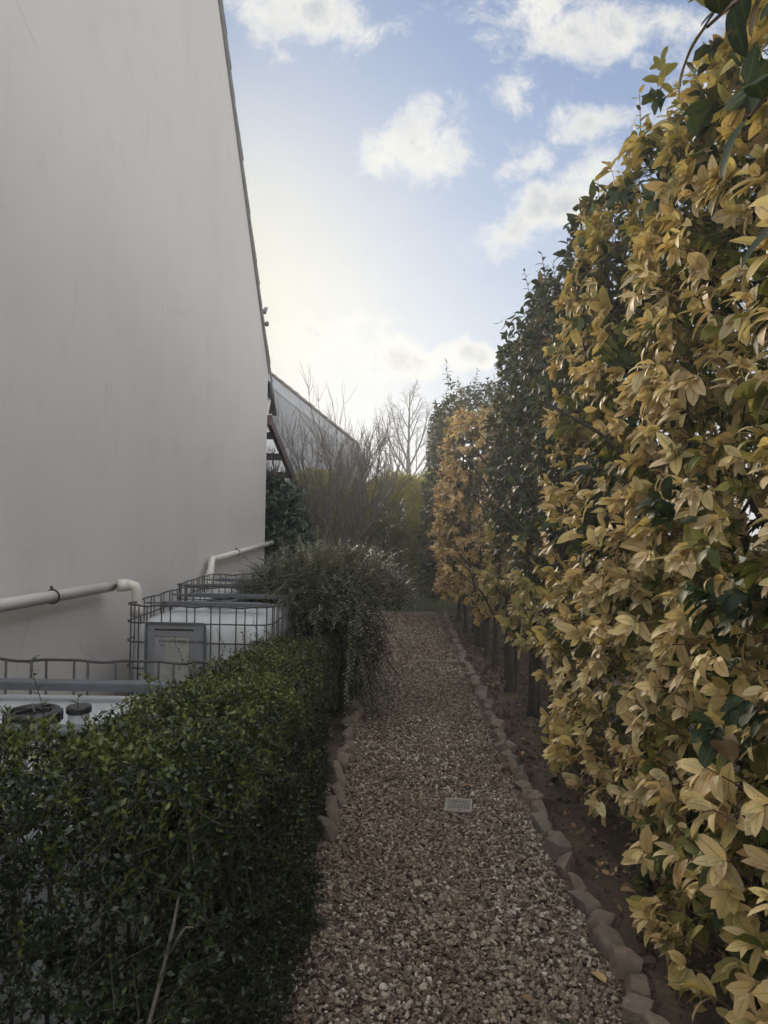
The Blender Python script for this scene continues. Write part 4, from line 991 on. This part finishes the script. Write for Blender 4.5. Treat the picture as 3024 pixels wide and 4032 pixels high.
    for i in range(16):
        st = MB()
        x, y = ((RNG.uniform(-1.8, -.4), RNG.uniform(1.2, 1.36)) if i < 8 else (RNG.uniform(-.52, -.42), RNG.uniform(1.4, 4.0)))
        p = Vector((x, y, 0)); pts = [p]
        for q in range(6): p = p + Vector((RNG.normal() * .012, RNG.normal() * .02, .16)); pts.append(p)
        st.tube(pts, [.014, .013, .011, .010, .008, .006, .004], 6)
        st.tube([pts[3], pts[3] + Vector((RNG.normal() * .03, RNG.normal() * .05, .12)), pts[3] + Vector((RNG.normal() * .04, RNG.normal() * .08, .26))], [.008, .006, .003], 6)
        st.build('stem', M['bark'], t, True)
    ds = MB(); ds.tube([(-.405, 1.10, .70), (-.39, 1.12, .80), (-.372, 1.13, .88), (-.352, 1.13, .97), (-.346, 1.14, 1.02)], [.0035, .004, .0038, .0034, .002], 7); ds.tube([(-.356, 1.13, .93), (-.338, 1.12, .965), (-.325, 1.11, .985), (-.312, 1.11, .986)], [.002, .0028, .002, .001], 6); ds.build('bare_branch', M['dead'], t, True)['label'] = 'pale leafless forked branch standing out of the dark foliage'
box_hedge()

# ------------------------------------------------------------------ cotoneaster over the path edge
def cotoneaster():
    reseed(22)
    t = thing('cotoneaster', 'dark spiky cotoneaster bush with silvery arching sprays beside the path', 'bush', (-.6, 6.0, 0))
    g = Geo(); tw = Tubes(3); C0 = np.array([-.58, 5.95, .93]); rad = np.array([.69, .66, .40])
    def spray(p, d, L, grav, ll, tint, step=.013):
        k = max(6, int(L / step)); s_ = np.linspace(0, 1, k)[:, None]
        pts = p + d * L * s_ + np.array([0, 0, -grav]) * L * s_ ** 2
        tan = nrm(np.gradient(pts, axis=0)); tw.add(pts[::3] if k > 9 else pts, .0022, .0008)
        side = nrm(np.cross(tan, [0.05, .1, 1.0])); sg = np.where(np.arange(k) % 2, 1, -1)[:, None]
        dd = side * sg + tan * .55; upn = np.cross(side, tan); nn = upn * np.sign(upn[:, 2:3] + 1e-6) + RNG.normal(size=(k, 3)) * .22; nn[:, 2] += .5
        l = RNG.uniform(.8, 1.2, k) * ll
        g.add(leaf_geo(pts, dd, nn, l, l * .62, np.clip(tint + RNG.normal(size=k) * .15, 0, 1), 2, .2, .2, 0, .5))
    # main mass: short twigs at every angle over the dome, then a looser fringe of longer ones
    for i in range(3300):
        u = RNG.normal(size=3); u /= np.linalg.norm(u); u[2] = abs(u[2]) * 1.0 - .06; u /= np.linalg.norm(u)
        p = C0 + u * rad * RNG.uniform(.70, 1.12); d = u * .6 + RNG.normal(size=3) * .55; d[2] += .15; d /= np.linalg.norm(d)
        spray(p, d, RNG.uniform(.07, .20), RNG.uniform(-.2, .5), .0175, .16)  # pale tint paints sky glints into the dome leaves
    for i in range(300):
        a = RNG.uniform(0, 6.28); el = RNG.uniform(-.05, 1.3); u = np.array([math.cos(a) * math.cos(el), math.sin(a) * math.cos(el), math.sin(el)])
        d = u + RNG.normal(size=3) * .25; d[2] += .1
        spray(C0 + u * rad * .95, d / np.linalg.norm(d), RNG.uniform(.12, .36), RNG.uniform(.0, .4), .0175, .15)
    # long low sprays to both sides
    for i in range(44):
        sx = 1 if i % 2 else -1; p = C0 + np.array([sx * .42, RNG.uniform(-.5, .3), RNG.uniform(-.12, .30)])
        d = np.array([sx, RNG.uniform(-.5, .3), RNG.uniform(-.1, .35)]); d /= np.linalg.norm(d); spray(p, d, RNG.uniform(.3, .62), RNG.uniform(.1, .4), .017, .3)
    # skirt: hanging sprays and dense inner leaves, underside shade painted into their tint
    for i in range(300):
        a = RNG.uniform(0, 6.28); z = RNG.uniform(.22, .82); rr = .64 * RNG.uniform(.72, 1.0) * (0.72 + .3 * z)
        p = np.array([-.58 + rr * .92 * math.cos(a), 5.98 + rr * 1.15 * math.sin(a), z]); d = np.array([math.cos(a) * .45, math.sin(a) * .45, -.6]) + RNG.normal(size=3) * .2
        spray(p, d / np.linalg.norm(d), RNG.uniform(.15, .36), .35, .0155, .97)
    for i in range(22):
        a = RNG.uniform(3.6, 5.9); p = np.array([-.58 + .5 * math.cos(a), 5.96 + .62 * math.sin(a), RNG.uniform(.45, .95)]); d = np.array([math.cos(a) * .4 + RNG.normal() * .4, math.sin(a) * .55, -.8])
        spray(p, d / np.linalg.norm(d), RNG.uniform(.25, .5), .2, .018, .25)
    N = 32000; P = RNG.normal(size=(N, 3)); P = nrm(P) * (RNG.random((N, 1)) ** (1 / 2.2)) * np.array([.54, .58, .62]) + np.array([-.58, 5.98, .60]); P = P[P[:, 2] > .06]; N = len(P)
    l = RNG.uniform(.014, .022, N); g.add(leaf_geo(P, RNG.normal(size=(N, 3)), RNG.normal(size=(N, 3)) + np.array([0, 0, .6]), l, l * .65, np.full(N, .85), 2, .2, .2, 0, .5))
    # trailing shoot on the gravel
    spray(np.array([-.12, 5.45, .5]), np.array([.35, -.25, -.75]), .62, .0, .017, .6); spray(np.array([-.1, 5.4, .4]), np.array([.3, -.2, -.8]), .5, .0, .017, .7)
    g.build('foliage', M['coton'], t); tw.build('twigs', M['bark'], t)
    st = MB()
    for i in range(14):
        a = RNG.uniform(0, 6.28); p = Vector((-.58 + .16 * math.cos(a), 5.98 + .2 * math.sin(a), 0)); q = Vector((-.56 + .40 * math.cos(a), 5.98 + .48 * math.sin(a), RNG.uniform(.5, .95)))
        st.tube([p, p.lerp(q, .4) + Vector((0, 0, .1)), q], [.016, .012, .005], 6)
    st.build('stems', M['bark'], t, True)
    ls = MB(); ls.tube([(-.25, 5.36, .82), (-.2, 5.28, .72), (-.15, 5.24, .5), (-.11, 5.24, .25), (-.08, 5.28, .04)], [.002, .003, .003, .003, .003], 5)
    ls.tube([(-.78, 5.36, .9), (-.88, 5.28, .7), (-1.0, 5.2, .5), (-1.1, 5.16, .42)], [.002, .003, .003, .003], 5)
    ls.build('bare_stem', M['dead'], t, True)
cotoneaster()

# ------------------------------------------------------------------ plants at the end of the path
def leafy_bush(name, label, cat, c, h, n, L, mat, tint, seed, leaf=8, group=None, ratio=.36, pw=2.2):
    t = thing(name, label, cat, (c[0], c[1], 0), group); c = np.array(c); h = np.array(h)
    U = nrm(RNG.normal(size=(n, 3))); r = (np.abs(U) ** 3).sum(1) ** (-1 / 3.); U *= (r * RNG.uniform(.5, 1.02, n) ** .6)[:, None]
    nor = nrm(U / h); P = U * h + c; P += nor * (vnoise(P, 2.4, seed) * .14)[:, None]; P = P[P[:, 2] > .05]; nor = nrm((P - c) / h)
    g = Geo(); tw = Tubes(3); ax = nor + RNG.normal(size=P.shape) * .4; ax[:, 2] += .2
    g.add(rosettes(P, ax, leaf, L[0], L[1], ratio, np.clip(tint + .25 * vnoise(P, 2, seed), 0, 1), segs=3, stem=.07))
    tw.straight(P - nrm(ax) * .2, P, .003)
    g.build('foliage', mat, t); tw.build('twigs', M['bark'], t)
    st = MB()
    for i in range(5):
        p = Vector((c[0] + RNG.normal() * .12, c[1] + RNG.normal() * .12, 0)); q = Vector((c[0] + RNG.normal() * h[0] * .4, c[1] + RNG.normal() * h[1] * .3, c[2] + h[2] * .5))
        st.tube([p, p.lerp(q, .5) + Vector((RNG.normal() * .05, 0, .05)), q], [.03, .022, .01], 6)
    st.build('trunk', M['bark'], t, True)
leafy_bush('laurel_bush', 'dark evergreen bush pressed against the house corner under the pergola', 'bush', (-2.15, 11.75, 1.15), (.80, .75, 1.22), 1500, (.10, .16), M['laurel'], .6, 2)

def conifer(label, c, h, n, seed, tint=.45):
    t = thing('conifer_shrub', label, 'conifer', (c[0], c[1], 0), 'bushy conifers across the end of the lawn'); c = np.array(c); h = np.array(h)
    U = nrm(RNG.normal(size=(n, 3))); U[:, 1] = np.where(RNG.random(n) < .75, -np.abs(U[:, 1]), U[:, 1]); r = (np.abs(U) ** 3.2).sum(1) ** (-1 / 3.2)
    U *= (r * (1 - np.minimum(RNG.exponential(.10, n), .5)))[:, None]; P = U * h + c
    nor = nrm(U / h); P += nor * (vnoise(P, 2.0, seed) * .22 + vnoise(P, 5, seed + 1) * .10)[:, None]; k = P[:, 2] > .03; P, nor = P[k], nor[k]; n = len(P)
    g = Geo(); ti = np.clip(tint - .22 - .3 * np.clip((P[:, 2] - c[2]) / h[2] - .35, -1, 1) + .25 * vnoise(P, 1.7, seed), 0, 1)  # backlight painted in: tops tinted yellower, shaded bases darker
    for j in range(5):
        d = nor * .9 + RNG.normal(size=(n, 3)) * .55; d[:, 2] += .65
        L = RNG.uniform(.06, .15, n); o = P + RNG.normal(size=(n, 3)) * .05
        g.add(leaf_geo(o, d, nor + RNG.normal(size=(n, 3)) * .6, L, L * .22, ti, 2, .5, .15, 0, .4))
    g.build('crown', M['thuja'], t)
    mb = MB(); mb.tube([(c[0], c[1], 0), (c[0], c[1], c[2]), (c[0] + .05, c[1], c[2] + h[2] * .7)], [.09, .06, .02], 8); mb.build('trunk', M['bark'], t, True)
conifer('bushy olive-green conifer straight beyond the end of the gravel', (.05, 16.2, 1.2), (1.15, 1.0, 1.42), 9000, 1)
conifer('bushy conifer with backlit-tinted yellow-green top, tucked against the end of the photinia hedge', (1.35, 15.4, 1.15), (1.0, .9, 1.62), 6500, 4, .35)
conifer('dark conifer spreading behind the bare multi-stemmed shrub', (-1.9, 15.8, 1.1), (1.35, 1.0, 1.45), 8000, 7, .55)
conifer('dark conifer beyond the pergola post', (-4.4, 16.4, 1.2), (1.5, 1.0, 1.5), 3500, 9, .6)

def grow(tw, p, d, L, r, depth, spread, up, nk, wig=.10, droop=0.0):
    k = 6; pts = [p]; q = np.array(p, float); dd = np.array(d, float); st = []
    for i in range(k):
        dd = dd + RNG.normal(size=3) * wig + np.array([0, 0, up - (droop if depth == 0 else 0)]); dd /= np.linalg.norm(dd); q = q + dd * L / k; pts.append(q); st.append(dd.copy())
    tw.add(pts, r, r * (.55 if depth else .4))
    if depth == 0: return
    for j in range(nk[depth]):
        i = int(RNG.integers(2, k + 1)) if j else k
        a = RNG.normal(size=3); a -= st[i - 1] * a.dot(st[i - 1]); a /= np.linalg.norm(a)
        nd = st[i - 1] * math.cos(spread) + a * math.sin(spread) * RNG.uniform(.6, 1.25)
        grow(tw, pts[i], nd / np.linalg.norm(nd), L * RNG.uniform(.50, .82), r * (.62 if j else .72) * (1 - .07 * (k - i) * 0), depth - 1, spread, up, nk, wig, droop)
def bare_shrub(label, x, y, n, L, r, spreadx, group=None, depth=4):
    reseed(int(n * 100 + L * 100)); t = thing('bare_shrub', label, 'shrub', (x, y, 0), group); tw = Tubes(5)
    for i in range(n):
        a = (i + .5) / n * 2 - 1; d = np.array([a * spreadx + RNG.normal() * .1, RNG.normal() * .3, 1.0]); d /= np.linalg.norm(d)
        grow(tw, np.array([x + a * .12, y + RNG.normal() * .08, 0]), d, L * RNG.uniform(.85, 1.1), r * RNG.uniform(.7, 1.1), depth, .46, .10, {4: 3, 3: 4, 2: 4, 1: 5}, .11)
    tw.build('branches', M['bark_pale'], t)
bare_shrub('leafless multi-stemmed shrub standing before the pale neighbouring gable', -1.40, 12.9, 13, 1.45, .024, .66)
bare_shrub('smaller leafless shrub above the conifers, open sky behind it', -.75, 17.4, 6, 1.26, .020, .40, depth=4)
def birch():
    reseed(24)
    t = thing('birch_tree', 'slender leafless tree standing alone against the sky beyond the conifers', 'tree', (.62, 27.5, 0))
    tb = MB(); tb.tube([(.62, 27.5, 0), (.64, 27.5, 1.5), (.60, 27.5, 3.2), (.55, 27.5, 4.2)], [.16, .13, .11, .085], 10); tb.build('trunk', M['bark'], t, True)
    tw = Tubes(4)
    def limb(p, d, L, r, lev):
        k = 9; pts = [p]; q = p.copy(); st = []
        for i in range(k):
            d = d + RNG.normal(size=3) * .05 + np.array([0, 0, .06 if lev < 2 else -.05]); d = d / np.linalg.norm(d); q = q + d * L / k; pts.append(q); st.append(d)
        tw.add(pts, r, r * .3)
        if lev == 3: return
        for j in range((9, 7, 5)[lev]):
            i = int(2 + (k - 2) * (j + RNG.random()) / (9, 7, 5)[lev]); a = RNG.normal(size=3) * np.array([1, 1, .4]); a -= st[i - 1] * a.dot(st[i - 1]); a /= np.linalg.norm(a)
            nd = st[i - 1] + a * RNG.uniform(.5, .9); limb(pts[i], nd / np.linalg.norm(nd), L * (1 - .45 * i / k) * (.55, .5, .5)[lev], r * (1 - .6 * i / k) * .55, lev + 1)
    limb(np.array([.55, 27.5, 4.15]), np.array([-.05, 0, 1.]), 2.7, .06, 0)
    for (z, dx, dy) in ((2.6, -.95, .1), (2.8, .8, -.2), (3.0, -.6, .4), (3.2, .6, .4), (3.5, -.8, -.3), (3.8, .5, -.3), (3.9, -.45, .2)):
        d = np.array([dx, dy, .95]); limb(np.array([.6, 27.5, z]), d / np.linalg.norm(d), 2.7 - .2 * (z - 2.8), .042, 0)
    tw.build('crown', M['bark'], t)
birch()

# ------------------------------------------------------------------ lawn grass, litter, small things on the ground
def grass():
    N = 14000; P = np.stack([RNG.uniform(-2.2, 2.2, N), RNG.uniform(12.4, 15.6, N), np.full(N, -.012)], -1); d = RNG.normal(size=(N, 3)) * .45; d[:, 2] = 1
    L = RNG.uniform(.03, .07, N); V = leaf_geo(P, d, RNG.normal(size=(N, 3)), L, np.full(N, .006), np.clip(.4 + .4 * vnoise(P, 1.5, 1), 0, 1), 2, .6, .1, 0, .35)
    g = Geo(); g.add(V); tag(g.build('grass', M['grass']), 'short green lawn grass at the far end of the path', 'grass', kind='stuff')
grass()
def litter():
    reseed(25)
    g = Geo(); N = 1500
    P = np.stack([RNG.uniform(.95, 1.9, N), RNG.uniform(1.6, 11.5, N), RNG.uniform(.028, .042, N)], -1)
    d = RNG.normal(size=(N, 3)); d[:, 2] *= .15; nn = RNG.normal(size=(N, 3)) * .35; nn[:, 2] = 1; L = RNG.uniform(.02, .06, N)
    g.add(leaf_geo(P, d, nn, L, L * .45, RNG.uniform(.35, 1, N), 3, RNG.normal(size=N) * .7, .35))
    N = 500; P = np.stack([RNG.uniform(-.2, .8, N), 11.9 - RNG.exponential(1.6, N), RNG.uniform(.028, .036, N)], -1); P = P[P[:, 1] > 5]; N = len(P)
    d = RNG.normal(size=(N, 3)); d[:, 2] *= .1; nn = RNG.normal(size=(N, 3)) * .3; nn[:, 2] = 1; L = RNG.uniform(.025, .055, N)
    g.add(leaf_geo(P, d, nn, L, L * .45, RNG.uniform(.3, .9, N), 3, RNG.normal(size=N) * .6, .35))
    tag(g.build('leaf_litter', M['dryleaf']), 'thin scatter of brown leaf litter on soil and far gravel', 'leaf litter', kind='stuff')
    def one(label, x, y, z, ang, L, tint, grp='fallen leaves beside the edging stones'):
        g = Geo(); g.add(leaf_geo(np.array([[0, 0, 0.]]), np.array([[math.cos(ang), math.sin(ang), .12]]), np.array([[.15, -.1, 1.]]), np.array([L]), np.array([L * .42]), np.array([tint]), 7, .7, .3))
        o = g.build('fallen_leaf', M['dryleaf']); o.location = (x, y, z); tag(o, label, 'leaf', grp)
    one('yellow fallen leaf lying on the gravel against the edging stones', .77, 2.42, .045, 1.9, .095, .05)
    one('pale spotted brown fallen leaf lying on bare soil under the lowest yellow leaves', 1.02, 2.28, .05, .6, .075, .45)
    one('small yellow-brown fallen leaf on the gravel nearest the camera', .50, 2.33, .042, 2.6, .05, .25)
    one('curled tan fallen leaf on the soil beside the large tilted edging stone', 1.02, 3.02, .05, .2, .08, .2)
    one('narrow brown fallen leaf on the gravel just past the drain grate', .45, 4.2, .04, .4, .06, .6)
litter()
def clods():
    N = 2600; T = np.array([(-1, -1, -1), (1, -1, -1), (1, 1, -1), (-1, 1, -1), (-1, -1, 1), (1, -1, 1), (1, 1, 1), (-1, 1, 1)], float) * .7
    Qt = np.array([(0, 3, 2, 1), (4, 5, 6, 7), (0, 1, 5, 4), (1, 2, 6, 5), (2, 3, 7, 6), (3, 0, 4, 7)])
    s = RNG.exponential(.0045, N) + .003; V = (T[None] + RNG.normal(size=(N, 8, 3)) * .3) * s[:, None, None]
    V += np.stack([RNG.uniform(.9, 1.8, N), RNG.uniform(1.5, 9, N), RNG.uniform(.018, .034, N)], -1)[:, None]
    tag(np_mesh('soil_crumbs', V, (np.arange(N)[:, None, None] * 8 + Qt).reshape(-1, 4), M['soil'], smooth=False), 'loose crumbs of dark soil on the hedge bed', 'soil', kind='stuff')
clods()
def weed(label, x, y, n, L, up):
    g = Geo(); ph = np.arange(n) * 2.4; d = np.stack([np.cos(ph), np.sin(ph), RNG.uniform(up * .6, up * 1.3, n)], -1)
    LL = RNG.uniform(L * .6, L, n); g.add(leaf_geo(np.zeros((n, 3)) + RNG.normal(size=(n, 3)) * np.array([.02, .02, 0]), d, np.tile([0, 0, 1.], (n, 1)), LL, LL * .22, np.full(n, .5), 4, .9, .3))
    o = g.build('weed', M['grass']); o.location = (x, y, .03); tag(o, label, 'weed', 'small weeds beside the path')
weed('low green rosette weed on the soil below the golden hedge', 1.18, 4.25, 26, .10, .5)
weed('tuft of green weed sprouting in the gravel by the near edging stones', .62, 2.2, 12, .05, 1.2)
weed('green weed at the foot of the box hedge beside the gravel', -.30, 2.75, 14, .10, 1.0)
def twig():
    t = thing('fallen_twig', 'thin brown forked twig lying on the gravel by the edging stones', 'twig', (.66, 4.85, .04))
    mb = MB(); mb.tube([(.56, 4.72, .042), (.64, 4.83, .055), (.70, 4.90, .05), (.76, 4.93, .075)], [.003, .005, .005, .003], 6); mb.tube([(.64, 4.83, .055), (.60, 4.92, .06)], [.004, .002], 6); mb.build('stick', M['bark_pale'], t, True)
twig()

# ------------------------------------------------------------------ haze standing in for lens glare
def haze():
    mb = MB(); mb.box(-62, 62, -32, 92, -1.05, 9.9); m = bpy.data.materials.new('glare_haze'); m.use_nodes = True; t = NT(m.node_tree); m.node_tree.nodes.clear()
    v = t.n('ShaderNodeVolumePrincipled'); v.inputs['Color'].default_value = (.95, .96, 1, 1); v.inputs['Density'].default_value = 0.007; v.inputs['Anisotropy'].default_value = 0.5
    o = t.n('ShaderNodeOutputMaterial'); t.l(v.outputs[0], o.inputs['Volume'])
    tag(mb.build('haze', m), 'thin pale haze standing in for lens glare over the garden', 'haze', kind='stuff')
haze()
